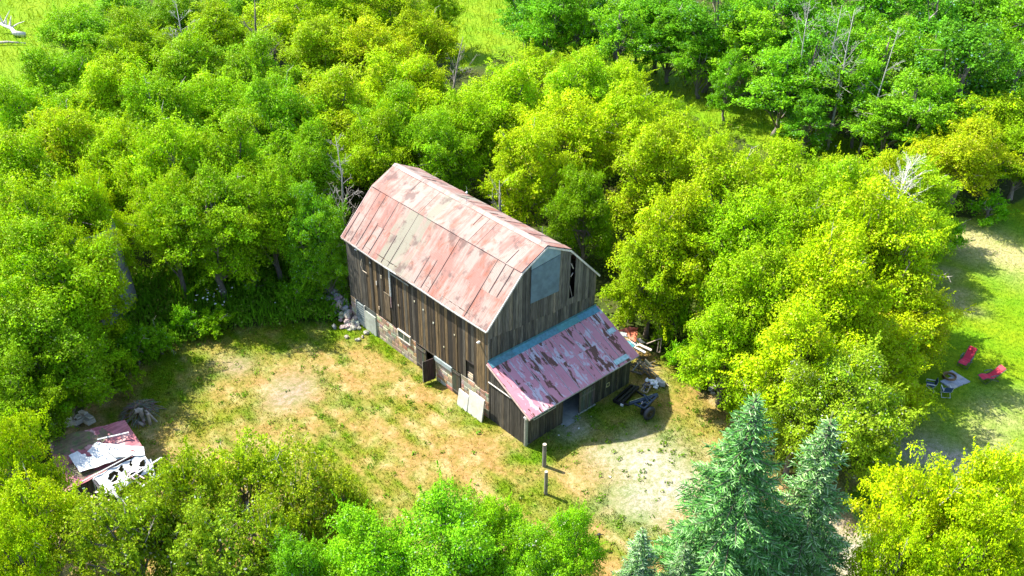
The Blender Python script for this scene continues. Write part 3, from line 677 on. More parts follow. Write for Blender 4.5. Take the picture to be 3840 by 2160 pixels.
dead_tree('dead_tree', dtop(845, 345, 12), 12, 'tall grey dead tree standing left of the barn\'s far end', (.2, .1), .11, 26, 3, spread=.17)
dead_tree('dead_tree', dtop(2043, 0, 13.5), 13.5, 'first pale dead trunk from the left in the upper wood', (0, .2), .10, 14, 4, (.44, .42, .39))
dead_tree('dead_tree', dtop(2112, 15, 13.5), 13.5, 'pale dead trunk second from the left in the upper wood', (.5, 0), .10, 16, 5, (.44, .42, .39))
dead_tree('dead_tree', dtop(2150, 30, 13.5), 13.5, 'thickest pale dead trunk in the upper wood, third from the left', (.6, .3), .12, 20, 6, (.44, .42, .39))
dead_tree('dead_tree', dtop(2225, 70, 12.5), 12.5, 'rightmost pale dead trunk, slanting right', (1.2, -.8), .10, 12, 7, (.44, .42, .39))
dead_tree('dead_tree', dtop(2275, 405, 10.5), 10.5, 'dead tree with a fan of white branches above the right grove', (.3, -.2), .16, 30, 8, (.66, .63, .58), .4, .55)
dead_tree('dead_tree', dtop(630, -10, 12), 12, 'forked dark bare trunk rising from the trees at the top edge', (.3, 0), .22, 14, 9, (.12, .10, .09), .4)
dead_tree('dead_tree', dtop(1115, 95, 9.5), 9.5, 'bare slanting limbs beside the far grass gap', (1.6, -.9), .15, 12, 10, (.25, .22, .2), .35)
dead_tree('dead_tree', dtop(440, 10, 11), 11, 'grey twiggy dead tree behind the left meadow corner', (.2, 0), .14, 20, 11, (.5, .47, .44), .3)
dead_tree('dead_tree', dtop(1262, 455, 8), 8, 'grey bare trunk standing in the dark gap behind the barn', (0, .1), .2, 6, 12, (.3, .28, .24), .3, .6)
def fallen(base, pts, label, rad=.3, col=(.62, .58, .55), nb=5, seed=0):
    rr = random.Random(seed); o = empty('fallen_trunk', base); a = MB(); b_ = MB()
    a.tube(pts, [rad*(1-.6*i/(len(pts)-1)) for i in range(len(pts))], col, 8)
    for i in range(nb):
        s = Vector(pts[-1]).lerp(Vector(pts[-2]), rr.uniform(0, 1)); e = s+Vector((rr.uniform(-1.6, 1.6), rr.uniform(-1.6, 1.6), rr.uniform(.8, 2.2)))
        b_.tube([s, s.lerp(e, .5)+Vector((.1, .1, .1)), e], [rad*.3, rad*.2, .03], col, 5, False)
    a.build('trunk', M_bark, o, True)
    if nb: b_.build('branches', M_bark, o, True)
    tag(o, label, 'fallen tree')
c = G(95, 140); fallen((c[0], c[1], 0), [(0, 0, .3), (-.9, .9, .55), (-.7, 2.4, .7), (-1.6, 4.2, 1.2)], 'bleached broken tree lying in the left meadow', .38, seed=2, nb=7)
c = G(30, 168); fallen((c[0], c[1], 0), [(-3.2, 1.6, .3), (0, 0, .35), (1.6, -1.6, .25)], 'grey log lying in the left meadow at the picture\'s edge', .22, (.45, .38, .36), 0, 3)

# ------------------------------------------------------------------ spruces
def spruce_proto(seed, H=13.0, R=3.4):
    r = np.random.default_rng(seed); P = []; D = []; Ls = []; Cc = []; mb = MB(); bk = (.16, .12, .09)
    mb.tube([(0, 0, -.3), (0, 0, H*.5), (0, 0, H)], [.24, .13, .02], bk, 8)
    z = .9
    while z < H-.15:
        f = (H-z)/H; L0 = R*(f**.8)*(1 if f > .1 else .9)+.1; nb = int(6+5*f)
        ph = r.uniform(0, 6.28)
        for i in range(nb):
            an = ph+2*np.pi*i/nb+r.normal(0, .14); L = L0*r.uniform(.6, 1.18); rise = .45*(1-f)**2-.12
            h = np.array([np.cos(an), np.sin(an), 0]); side = np.array([-h[1], h[0], 0])
            def bp(t): return np.array([0, 0, z])+h*L*t+np.array([0, 0, L*(rise*t-.30*t*t+.22*t**4)])
            mb.tube([bp(0), bp(.5), bp(1)], [.035, .022, .008], bk, 4, False)
            nt_ = max(4, int(L/.07))
            for j in range(nt_):
                t = .12+.88*j/nt_; b0 = bp(t); tw = (.20+.62*L*.35*(1-t)**.7*(.4+t))*r.uniform(.7, 1.2)
                for sgn in (-1, 1):
                    dv = h*.65+side*sgn*.75+np.array([0, 0, r.uniform(-.35, .12)]); dv /= np.linalg.norm(dv)
                    m_ = max(1, int(tw/.14))
                    for q in range(m_):
                        s = b0+dv*tw*q/m_; ln = min(.22, tw)*r.uniform(.8, 1.2)
                        dd = dv+r.normal(0, .25, 3); dd /= np.linalg.norm(dd); P.append(s+dd*ln*.5); D.append(dd); Ls.append(ln)
                        tip = (t*.5+.5*q/m_); v_ = r.uniform(.75, 1.25)
                        Cc.append((np.array([.25, .38, .25]) if r.uniform() < .30 else (np.array([.12, .27, .085]) if r.uniform() < .5 else np.array([.07, .19, .06])))*v_)
            P.append(bp(1.0)); D.append(h*.9+np.array([0, 0, .3])); Ls.append(.35); Cc.append(np.array([.22, .36, .25]))
        z += .26+.24*f+r.uniform(0, .08)
    for q in range(6):
        P.append(np.array([0, 0, H-.1+.12*q*.3])); D.append(np.array([r.normal(0, .25), r.normal(0, .25), 1.])); Ls.append(.5); Cc.append(np.array([.30, .36, .22]))
    P = np.array(P); D = np.array(D); D /= np.linalg.norm(D, axis=1, keepdims=True); Ls = np.array(Ls); Cc = np.array(Cc); n = len(P)
    Vs = []; Cs = []
    for q in range(4):                                    # four crossed blades per needle-clad twig
        a = r.normal(size=(n, 3)); a -= D*(a*D).sum(1, keepdims=True); a /= np.linalg.norm(a, axis=1, keepdims=True)
        W_ = .024; v = np.stack([P-D*Ls[:, None]*.5-a*W_, P-D*Ls[:, None]*.5+a*W_, P+D*Ls[:, None]*.5+a*W_*.5, P+D*Ls[:, None]*.5-a*W_*.5], 1)
        Vs.append(v.reshape(-1, 3)); Cs.append(np.repeat((Cc*r.uniform(.85, 1.15, (n, 1)))[:, None, :], 4, 1).reshape(-1, 3))
    V = np.concatenate(Vs); C = np.concatenate(Cs)
    cm = raw_mesh('needles', V, quads(len(V)//4), C); tm = raw_mesh('trunk', np.array(mb.V), mb.F, np.array(mb.C), smooth=True)
    cm.materials.append(M_needle); tm.materials.append(M_bark)
    return cm, tm, H, R
SPR = [spruce_proto(5), spruce_proto(9, 12.0, 2.7)]
def spruce(k, u, v, H, R, label, tint):
    cm, tm, H0, R0 = SPR[k]; c = G(u, v, H); o = empty('spruce_tree', (c[0], c[1], 0), rnd.uniform(0, 6))
    o.scale = (R/R0, R/R0, H/H0)
    for nm, me_ in (('crown', cm), ('trunk', tm)):
        q = bpy.data.objects.new(nm, me_); COL.objects.link(q); q.parent = o
        if nm == 'crown': q.color = (*tint, 1)
    tag(o, label, 'spruce', 'spruces at the bottom of the yard')
spruce(0, 2835, 1490, 13.5, 4.3, 'tallest green spruce, its tip against the olive crown', (1.2, 1.38, .85))
spruce(1, 3118, 1565, 12.0, 3.1, 'slimmer silvery blue spruce right of the tallest one', (1.6, 1.5, 1.15))
spruce(1, 2411, 1985, 6.5, 1.9, 'small silvery spruce at the bottom, left of the tallest one', (1.8, 1.6, 1.4))
spruce(1, 2570, 2040, 6.0, 1.8, 'small spruce tucked in front of the tallest spruce', (1.5, 1.4, 1.1))

# ------------------------------------------------------------------ barn
W, L, HE, HK, HR, KX = 9.0, 14.8, 6.94, 9.56, 10.56, 2.51
OZ = .2575*(HK-HE)/KX
def prof(x):                                             # underside of the roof at x
    x = min(x, W-x)
    return HE+(HK-HE)*x/KX if x < KX else HK+(HR-HK)*(x-KX)/(W/2-KX)
barn = tag(empty('barn', (0, 0, 0)), 'old dark timber barn with a rusted pink gambrel roof', 'barn')
def brown(rr, k=1.0):
    q = rr.random()
    if q < .36: c = (.022, .016, .012)
    elif q < .60: c = (.055, .037, .021)
    elif q < .88: c = (.17, .11, .05)
    else: c = (.10, .085, .065)
    s = rr.uniform(.85, 1.35)*k; return tuple(x*s for x in c)
def greyc(rr, k=1.0):
    s = rr.uniform(.55, 1.25)*k; q = rr.random()
    c = (.185, .165, .135) if q < .6 else ((.115, .105, .09) if q < .85 else (.23, .19, .14))
    return tuple(x*s for x in c)
def boards(mb, plane, a0, a1, zlo, zhi, colf, thick=.03, off=0.0, wid=(.17, .30), seed=0, holes=(), gap=.012, missing=()):
    """vertical boards on a wall. plane: ('x', x0, sign) or ('y', y0, sign); zlo, zhi: functions of the coordinate"""
    rr = random.Random(seed); a = a0
    while a < a1-.02:
        wd = min(rr.uniform(*wid), a1-a); b = a+wd-gap*rr.uniform(.5, 2.2); c0 = off+rr.uniform(-.012, .018)
        segs = [(zlo((a+b)/2)+rr.uniform(-.03, .03), None)]
        zt0, zt1 = zhi(a), zhi(b); z0 = segs[0][0]; spans = [(z0, None)]
        for (h0, h1, hz0, hz1) in holes:
            if b > h0+.02 and a < h1-.02: spans = [(z0, hz0), (hz1, None)]
        col = colf(rr)
        for s0, s1 in spans:
            t0 = zt0 if s1 is None else s1; t1 = zt1 if s1 is None else s1
            if max(t0, t1)-s0 < .04: continue
            ax, p0, sg = plane; p = p0+sg*c0; q = p0+sg*(c0+thick)
            lo, hi = min(p, q), max(p, q)
            if ax == 'x': P = [(lo, a, s0), (hi, a, s0), (hi, b, s0), (lo, b, s0), (lo, a, t0), (hi, a, t0), (hi, b, t1), (lo, b, t1)]
            else: P = [(a, lo, s0), (b, lo, s0), (b, hi, s0), (a, hi, s0), (a, lo, t0), (b, lo, t1), (b, hi, t1), (a, hi, t0)]
            mb.hexa(P, col)
        a += wd
def sag(y): return -.05*math.sin(math.pi*min(max(y/L, 0), 1))*1.6-.02*math.sin(y*1.3)
# front wall: two panels of openings
mb = MB()
def frontcol(rr): return brown(rr)
boards(mb, ('x', 0, -1), 0, 12.6, lambda y: 1.95, lambda y: HE-.03, frontcol, seed=3, holes=[(1.47, 2.06, 1.96, 3.3)])
boards(mb, ('x', 0, -1), 12.6, L, lambda y: 1.95, lambda y: HE-.03, lambda rr: tuple(.55*q for q in greyc(rr)), seed=4)
mb.build('front_wall', M_wood, barn)
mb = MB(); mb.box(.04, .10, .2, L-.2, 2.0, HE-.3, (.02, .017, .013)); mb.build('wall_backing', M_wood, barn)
mb = MB(); boards(mb, ('x', W, 1), 0, L, lambda y: 0.0, lambda y: HE-.03, lambda rr: tuple(.8*q for q in greyc(rr)), seed=5); mb.box(W-.1, W-.04, .1, L-.1, 0, HE-.3, (.03, .03, .025)); mb.build('rear_wall', M_wood, barn)
mb = MB(); boards(mb, ('y', L, 1), 0, W, lambda x: 0.0, lambda x: prof(x)-.04, lambda rr: tuple(.8*q for q in greyc(rr)), seed=6); mb.build('far_gable_wall', M_wood, barn)
# near gable: upper tier laps over the lower one
mb = MB()
lap = lambda x: 6.0-.075*x+.05*math.sin(x*2.1)
boards(mb, ('y', 0, -1), 0, W, lambda x: lap(x), lambda x: prof(x)-.04, greyc, off=.035, seed=7, holes=[(6.68, 6.92, 6.0, 9.16)])
boards(mb, ('y', 0, -1), 0, W, lambda x: 0.1, lambda x: lap(x)+.1, lambda rr: tuple(.85*q for q in greyc(rr)), off=0, seed=8)
mb.build('near_gable_wall', M_wood, barn)
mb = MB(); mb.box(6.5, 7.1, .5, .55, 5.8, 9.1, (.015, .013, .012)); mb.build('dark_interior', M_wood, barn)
mb = MB(); mb.bar((6.70, .02, 8.5), (6.9, -.0, 8.05), .05, .05, (.4, .36, .3)); mb.bar((6.9, .02, 7.75), (6.70, .0, 7.55), .05, .05, (.4, .36, .3)); mb.bar((6.68, .03, 6.9), (6.92, .03, 6.0), .04, .04, (.25, .22, .2)); mb.build('slot_brace', M_grey, barn)
# blue-grey metal door panel in the gable, with the strip above it
mb = MB(); P = [(3.22, -.11, 7.12), (5.58, -.11, 7.03), (5.60, -.11, 9.62), (3.24, -.11, 9.52)]
mb.hexa([(3.22, -.12, 7.12), (5.58, -.12, 7.03), (5.58, -.085, 7.03), (3.22, -.085, 7.12), (3.24, -.12, 9.42), (5.60, -.12, 9.60), (5.60, -.085, 9.60), (3.24, -.085, 9.42)], (.105, .16, .195))
dp = mb.build('loft_door', M_conc, barn)
mb = MB(); mb.hexa([(3.24, -.112, 9.46), (5.60, -.112, 9.64), (5.60, -.083, 9.64), (3.24, -.083, 9.46), (3.24, -.112, 9.80), (5.60, -.112, 9.95), (5.60, -.083, 9.95), (3.24, -.083, 9.80)], (.20, .28, .31)); mb.add([(3.24, -.11, 9.80), (5.6, -.11, 9.95), (4.5, -.11, 10.5)], [(0, 1, 2)], (.20, .28, .31)); mb.build('door_head_panel', M_conc, barn)
# roof: overlapping corrugated sheets, each course its own slabs
def roof_sheets(mb, p_lo, p_hi, y0, y1, wd, seed, lift=0.02, t0=0.0, sagf=lambda y: 0, rows=1):
    """p_lo/p_hi: (x, z) of the lower and upper edge"""
    rr = random.Random(seed); d = Vector((p_hi[0]-p_lo[0], 0, p_hi[1]-p_lo[1])); Ln = d.length; dn = d.normalized()
    nrm = Vector((-dn.z, 0, dn.x)); nrm = nrm if nrm.z > 0 else -nrm
    for r_ in range(rows):
        f0 = r_/rows-(.006 if r_ else 0); f1 = (r_+1)/rows; y = y0; k = 0
        while y < y1-.05:
            w2 = min(wd*rr.uniform(.94, 1.06), y1-y); ya, yb = y, min(y+w2, y1)
            h = lift+.007*r_; h2 = h+(rr.uniform(.015, .035) if rr.random() < .38 else .0008)
            V = []; U = []
            ns = 6
            for j in range(ns+1):
                f = f0+(f1-f0)*j/ns
                for (yy, hh) in ((ya, h), (yb, h2)):
                    e = (1-f)*sagf(yy)*(1 if t0 == 0 else 0)+.012*math.sin(yy*1.7+(f*5 if t0 == 0 else 2))
                    q = Vector((p_lo[0], yy, p_lo[1]))+dn*Ln*f+nrm*hh
                    V.append((q.x, q.y, q.z+e)); U.append((yy, f*Ln+t0, 0))
            nt2 = len(V); V += [(q[0]-nrm.x*.012, q[1], q[2]-nrm.z*.012) for q in V]; U += U
            Fs = []
            up = nrm.x < 0
            for j in range(ns):
                a = 2*j; f_ = (a, a+1, a+3, a+2); Fs.append(f_ if not up else f_[::-1]); g_ = tuple(i+nt2 for i in f_); Fs.append(g_[::-1] if not up else g_)
                for (p, q) in ((a, a+2), (a+3, a+1)): Fs.append((p, q, q+nt2, p+nt2) if up else (q, p, p+nt2, q+nt2))
            Fs.append((1, 0, nt2, nt2+1)); a = 2*ns; Fs.append((a, a+1, nt2+a+1, nt2+a))
            patch = max(0, 1-abs(ya-9.3)/3.2) if t0 == 0 else max(0, .8-abs(ya-8.2)/2)
            rnd_ = rr.random()
            mb.add(V, Fs, (rnd_*.6+(.25 if t0 > 0 else .15), .42*patch, .0), U)
            y += w2; k += 1
mb = MB(); yN, yF = -.10, L+.10
sg = lambda y: -.10*math.sin(math.pi*(y-yN)/(yF-yN))*(.6+.4*math.sin(y*.7))
roof_sheets(mb, (-.2575, HE-OZ), (KX, HK), yN, yF, .70, 1, sagf=sg, rows=2)
roof_sheets(mb, (KX-.06, HK+.02), (W/2, HR+.03), yN, yF, .70, 2, lift=.035, t0=4.0)
roof_sheets(mb, (W+.2575, HE-OZ), (W-KX, HK), yN, yF, .70, 3, rows=2)
roof_sheets(mb, (W-KX+.06, HK+.02), (W/2, HR+.03), yN, yF, .70, 4, lift=.035, t0=4.0)
roof = mb.build('roof', M_roof, barn)
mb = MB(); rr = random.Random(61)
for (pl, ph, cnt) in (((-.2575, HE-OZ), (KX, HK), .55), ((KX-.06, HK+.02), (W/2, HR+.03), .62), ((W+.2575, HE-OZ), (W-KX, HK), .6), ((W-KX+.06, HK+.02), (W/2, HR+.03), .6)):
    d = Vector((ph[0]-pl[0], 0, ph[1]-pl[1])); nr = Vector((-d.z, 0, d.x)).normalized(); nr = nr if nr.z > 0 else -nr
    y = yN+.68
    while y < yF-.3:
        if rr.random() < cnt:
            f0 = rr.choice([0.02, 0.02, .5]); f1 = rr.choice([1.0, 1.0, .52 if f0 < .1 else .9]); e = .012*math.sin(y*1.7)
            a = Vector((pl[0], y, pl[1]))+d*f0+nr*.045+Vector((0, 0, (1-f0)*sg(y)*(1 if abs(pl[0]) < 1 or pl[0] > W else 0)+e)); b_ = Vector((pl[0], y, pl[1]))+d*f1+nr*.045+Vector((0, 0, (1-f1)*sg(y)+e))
            mb.bar(a, b_, rr.uniform(.012, .028), .03, rr.choice([(.06, .03, .035), (.12, .06, .055), (.16, .09, .08)]), nr)  # dark bars paint the sheet-lap shadows, in rust-stained seam tones
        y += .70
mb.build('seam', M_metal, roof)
mb = MB()
for sgn, xk in ((-1, KX), (1, W-KX)):
    y = yN
    while y < yF-.1:
        y2 = min(y+rr.uniform(1.4, 2.2), yF); mb.bar((xk-sgn*.05, y, HK+.035+.012*math.sin(y*1.7)), (xk-sgn*.05, y2, HK+.035+.012*math.sin(y2*1.7)), .16, .025, rr.choice([(.20, .09, .07), (.23, .13, .11), (.26, .17, .14)]), (-.55*-sgn, 0, 1)); y = y2
mb.build('knee_flashing', M_metal, roof)
mb = MB()
for s_ in (-1, 1):
    y = yN
    while y < yF-.1:
        y2 = min(y+2.4, yF); q = rnd.uniform(0, .01)
        P = [(W/2, y, HR+.10+q), (W/2, y2+.02, HR+.10+q), (W/2+s_*.24, y2+.02, HR-.01+q), (W/2+s_*.24, y, HR-.01+q)]
        mb.sheet(P if s_ < 0 else P[::-1], .012, (rnd.uniform(.5, 1), 0, .25*rnd.random()), [(p[1], 6.0+s_, 0) for p in P]); y = y2
mb.build('ridge_cap', M_roof, roof)
mb = MB(); cF = (.62, .56, .52)
def zf(x): return prof(x)
for yy in (yN-.025, yF+.025):
    mb = MB()
    for (xa, za, xb, zb) in ((-.26, HE-OZ, KX, HK), (KX, HK, W/2, HR), (W/2, HR, W-KX, HK), (W-KX, HK, W+.26, HE-OZ)):
        mb.bar((xa, yy, za-.035), (xb, yy, zb-.035), .045, .11, cF if yy < 0 else (.4, .3, .3))
    mb.build('rake_board', M_metal, roof)
mb = MB(); n_ = 12
for i in range(n_):
    ya = yN+(yF-yN)*i/n_; yb = yN+(yF-yN)*(i+1)/n_
    mb.bar((-.29, ya, HE-OZ-.05+sg(ya)), (-.29, yb, HE-OZ-.05+sg(yb)), .04, .09, rnd.choice([(.55, .5, .48), (.4, .33, .3), (.62, .6, .58)]))
mb.build('eave_fascia', M_metal, roof)
# lightning rods
def rod(y):
    mb = MB(); mb.tube([(W/2, y, HR+.08), (W/2+.02, y, HR+1.15)], [.012, .006], (.5, .5, .52), 6)
    mb.tube([(W/2-.16, y-.12, HR), (W/2, y, HR+.35)], .008, (.3, .25, .25), 5); mb.tube([(W/2+.16, y+.12, HR), (W/2, y, HR+.35)], .008, (.3, .25, .25), 5)
    o = mb.build('lightning_rod', M_dark, roof)
    b_ = MB(); b_.rock((W/2+.012, y, HR+.72), .055, (.8, .84, .88), 4, 1.0); b_.build('glass_ball', M_white, barn) if False else None
    return o
rod(.4); rod(7.3)
mb = MB(); mb.rock((W/2+.012, 7.3, HR+.74), .06, (.8, .84, .88), 4, 1.0); mb.build('glass_ball', M_white, roof, True)
# foundation: field stones, concrete, lintel
def stones(mb, y0, y1, z0, z1, x=0.0, seed=0, pal=None):
    rr = random.Random(seed); z = z0; pal = pal or [(.42, .28, .18), (.46, .34, .24), (.40, .33, .25), (.50, .40, .30), (.40, .22, .13), (.31, .26, .20), (.50, .43, .33), (.47, .31, .21)]
    while z < z1-.05:
        h = min(rr.uniform(.24, .36), z1-z); y = y0+rr.uniform(-.2, 0)
        while y < y1-.03:
            w_ = rr.uniform(.3, .7); a = max(y, y0); b_ = min(y+w_, y1); y += w_
            if b_-a < .06: continue
            g_ = .016; e = .02; p = rr.uniform(.008, .025); c = rr.choice(pal); c = tuple(q*rr.uniform(.8, 1.15) for q in c)
            Y0, Y1, Z0, Z1 = a+g_, b_-g_, z+g_, z+h-g_
            mb.hexa([(x, Y0, Z0), (x, Y1, Z0), (x, Y1, Z1), (x, Y0, Z1), (x-p, Y0+e*rr.uniform(.3, 1.5), Z0+e*rr.uniform(.3, 1.2)), (x-p, Y1-e*rr.uniform(.3, 1.5), Z0+e*rr.uniform(.3, 1.2)), (x-p, Y1-e*rr.uniform(.3, 1.5), Z1-e), (x-p, Y0+e, Z1-e)][::1], c)
        z += h
for (a, b_) in ((7.26, 11.72), (14.1, L), (3.52, 5.22), (0, 2.66)):
    mb = MB(); stones(mb, a, b_, 0, 1.93, -.02, int(a*10)+1); fd = mb.build('stone_foundation', M_stone, barn)
    mb = MB(); mb.box(-.02, .3, a, b_, -.2, 1.93, (.46, .39, .32)); mb.build('mortar', M_conc, fd)
mb = MB(); mb.box(-.12, .3, 11.74, 12.98, -.2, 1.6, (.42, .45, .40)); mb.box(-.06, .3, 11.74, 12.98, 1.6, 1.93, (.10, .11, .10)); mb.build('concrete_buttress', M_conc, barn)
mb = MB()
for i in range(7): mb.box(-.10, -.02, 13.05, 14.05, .55+i*.19, .68+i*.19, (.20, .24, .25))
mb.box(-.02, .3, 13.0, 14.1, -.2, 1.93, (.05, .055, .055)); mb.box(-.12, .0, 12.99, 13.07, 0, 1.93, (.45, .45, .42)); mb.box(-.12, .0, 14.03, 14.1, 0, 1.93, (.4, .4, .38)); mb.box(-.10, -.02, 13.0, 14.1, 0, .5, (.35, .38, .36)); mb.build('slatted_vent', M_grey, barn)
mb = MB(); fr = (.62, .56, .48); y0, y1, z0, z1 = 7.85, 9.1, 1.42, 1.98
mb.box(-.14, -.03, y0-.07, y1+.07, z1, z1+.07, fr); mb.box(-.14, -.03, y0-.07, y1+.07, z0-.08, z0, fr); mb.box(-.13, -.03, y0-.07, y0, z0, z1, fr); mb.box(-.13, -.03, y1, y1+.07, z0, z1, fr); mb.box(-.12, -.04, 8.45, 8.5, z0, z1, fr)
wn = mb.build('basement_window', M_grey, barn); mb = MB(); mb.box(-.10, -.085, y0, y1, z0, z1, (.03, .05, .05)); mb.build('pane', M_glass, wn)
mb = MB(); mb.box(-.12, .3, 3.5, 5.24, 1.62, 1.93, (.30, .36, .37)); mb.build('concrete_lintel', M_conc, barn)
# basement doorway and doors
def plank_door(name, y0, y1, z0, z1, x, colr, parent, seed=0, brace=True):
    mb = MB(); rr = random.Random(seed); n = max(3, int((y1-y0)/.17)); wd = (y1-y0)/n
    for i in range(n): mb.box(x-.035, x, y0+i*wd+.004, y0+(i+1)*wd-.004, z0, z1, tuple(q*rr.uniform(.7, 1.3) for q in colr))
    if brace:
        for z in (z0+.15, z1-.2): mb.box(x-.062, x-.036, y0+.02, y1-.02, z, z+.1, tuple(q*1.2 for q in colr))
    return mb.build(name, M_wood, parent)
plank_door('stable_door', 6.22, 7.22, .12, 1.72, -.03, (.085, .075, .06), barn, 2)
mb = MB(); mb.box(.5, .55, 5.2, 6.3, 0, 1.95, (.015, .013, .01)); mb.box(-.05, .0, 5.2, 7.26, 1.86, 1.95, (.1, .08, .06)); mb.box(-.06, .02, 6.18, 6.24, 0, 1.86, (.09, .075, .06)); mb.build('door_frame_dark_inside', M_wood, barn)  # first box: near-black sheet painting the doorway's inner darkness; the rest is frame
od = empty('open_door', (-.05, 5.22, 0), math.radians(-8)); od.parent = barn
mb = MB(); rr = random.Random(9)
for i in range(6): mb.box(-.15*(i+1), -.15*i-.005, 0, .04, .12, 1.78, tuple(q*rr.uniform(.7, 1.2) for q in (.06, .05, .04)))
o = mb.build('door_leaf', M_wood, od)
mb = MB(); mb.bar((-.9, .05, .12), (-.9, .05, 1.78), .03, .04, (.42, .40, .35)); mb.bar((-.88, .05, .5), (-.1, .05, 1.3), .07, .02, (.11, .09, .07)); mb.build('door_batten', M_wood, od)
plank_door('stall_door', 2.70, 3.50, .1, 1.88, -.03, (.075, .06, .05), barn, 3)
# wall hole, hay door outline, rail, pale conductor pipe, cable, lamp
mb = MB(); mb.box(-.05, -.01, 1.44, 2.08, 3.3, 3.36, (.03, .02, .02)); mb.build('hatch_frame', M_wood, barn)
mb = MB(); stones(mb, 1.5, 2.04, 2.02, 2.5, .03, 5, [(.55, .45, .4), (.5, .4, .33)]); mb.build('hatch_sill', M_stone, barn)
mb = MB(); mb.box(-.085, -.05, 9.90, 10.56, 4.22, 4.29, (.26, .2, .13)); mb.box(-.085, -.05, 10.54, 10.58, 4.3, 6.3, (.02, .015, .01)); mb.box(-.075, -.045, 9.94, 10.52, 2.2, 4.18, (.17, .12, .07)); mb.build('hay_door', M_wood, barn)
mb = MB(); mb.box(-.12, -.05, 9.68, 9.80, 4.3, 6.35, (.45, .46, .45)); mb.box(-.1, -.05, 9.72, 9.8, 3.4, 4.3, (.3, .2, .2)); mb.build('rail_post', M_grey, barn)
mb = MB(); mb.bar((-.14, 9.5, 6.18), (-.14, 7.6, 6.16), .05, .09, (.22, .22, .2)); mb.build('sliding_door_rail', M_metal, barn)
mb = MB(); mb.tube([(-.08, 12.9, 5.75), (-.12, 13.0, 5.2), (-.12, 12.8, 4.9), (-.08, 12.4, 4.85)], .022, (.6, .5, .38), 5); mb.build('hanging_cable', M_grey, barn)
def lampbox(y, z, nm):
    mb = MB(); mb.box(-.16, -.04, y-.06, y+.06, z, z+.12, (.75, .75, .73)); mb.tube([(-.2, y, z+.05), (-.12, y, z+.12)], [.08, .05], (.8, .8, .8), 8); mb.build(nm, M_white, barn)
lampbox(.8, 5.3, 'flood_lamp'); lampbox(13.4, 6.2, 'flood_lamp')
# assorted pale battens and patches nailed on the boards
for (y, z, h, c) in ((11.3, 4.4, .3, (.6, .55, .5)), (10.7, 5.2, .25, (.5, .42, .3)), (11.2, 2.5, .25, (.5, .38, .28)), (7.1, 5.1, .1, (.6, .55, .4)), (5.2, 4.4, .12, (.6, .6, .5)), (11.9, 5.8, .1, (.5, .5, .45)), (4.2, 3.1, .1, (.5, .45, .3)), (8.9, 3.9, .12, (.45, .4, .3)), (6.2, 4.9, .1, (.5, .5, .4)), (3.1, 4.6, .1, (.5, .45, .3))):
    mb = MB(); mb.box(-.075, -.05, y, y+.1, z, z+h, c); mb.build('batten_patch', M_grey, barn)
mb = MB(); mb.bar((-.035, -.03, 4.4), (-.035, -.03, HE-.1), .08, .1, (.13, .115, .09)); mb.build('corner_board', M_grey, barn)

# lean-to
D = 3.34
def lz(y): return 4.22+(y+.05)*.504-.06
mb = MB()
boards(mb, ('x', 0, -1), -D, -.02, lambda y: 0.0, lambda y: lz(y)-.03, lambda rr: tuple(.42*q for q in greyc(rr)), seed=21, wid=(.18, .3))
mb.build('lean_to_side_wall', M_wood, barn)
mb = MB()
fz = lambda x: lz(-D)-.05
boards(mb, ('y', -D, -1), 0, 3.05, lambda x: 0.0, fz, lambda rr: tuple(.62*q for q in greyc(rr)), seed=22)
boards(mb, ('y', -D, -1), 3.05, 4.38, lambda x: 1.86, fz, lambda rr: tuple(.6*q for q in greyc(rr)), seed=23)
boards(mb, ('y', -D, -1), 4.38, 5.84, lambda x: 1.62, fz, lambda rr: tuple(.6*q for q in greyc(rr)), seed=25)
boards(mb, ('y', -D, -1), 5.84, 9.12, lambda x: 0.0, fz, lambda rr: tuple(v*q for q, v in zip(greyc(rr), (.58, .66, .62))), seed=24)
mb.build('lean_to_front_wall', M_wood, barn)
mb = MB(); boards(mb, ('x', 9.1, 1), -D, -.02, lambda y: 0.0, lambda y: lz(y)-.03, lambda rr: tuple(.6*q for q in greyc(rr)), seed=26); mb.build('lean_to_end_wall', M_wood, barn)
mb = MB(); n_ = 8
for i in range(n_):
    a = 4.42+i*1.38/n_; mb.box(a, a+1.38/n_-.01, -D-.075, -D-.04, .05, 1.66, tuple(q*rnd.uniform(.7, 1.2) for q in (.13, .145, .135)))
mb.box(4.44, 5.78, -D-.10, -D-.077, 1.25, 1.38, (.18, .19, .18)); mb.build('lean_to_door', M_wood, barn)
mb = MB(); mb.box(4.3, 5.86, -D-.16, -D-.02, .0, .06, (.40, .42, .40)); mb.build('threshold', M_grey, barn)
mb = MB(); mb.box(.05, 9.0, -D-.02, -.1, -.1, .035, (.28, .32, .33)); mb.box(2.9, 4.3, -D-.45, -D-.03, -.1, .03, (.28, .31, .32)); mb.build('concrete_floor', M_conc, barn)
mb = MB(); fc = (.55, .58, .5); xa, xb, za, zb = .52, 2.36, 1.66, 1.98
mb.box(xa, xb, -D-.09, -D-.05, zb, zb+.05, fc); mb.box(xa, xb, -D-.09, -D-.05, za, za+.05, fc)
for q in (xa, 1.1, 1.72, xb-.04): mb.box(q, q+.04, -D-.085, -D-.05, za+.05, zb, fc)
wn = mb.build('strip_window', M_grey, barn); mb = MB(); mb.box(xa+.02, xb-.02, -D-.066, -D-.056, za+.02, zb, (.03, .05, .05)); mb.build('pane', M_glass, wn)
mb = MB(); q0, q1, z0, z1 = 6.86, 7.14, .86, 1.1; yc = (.62, .58, .30)
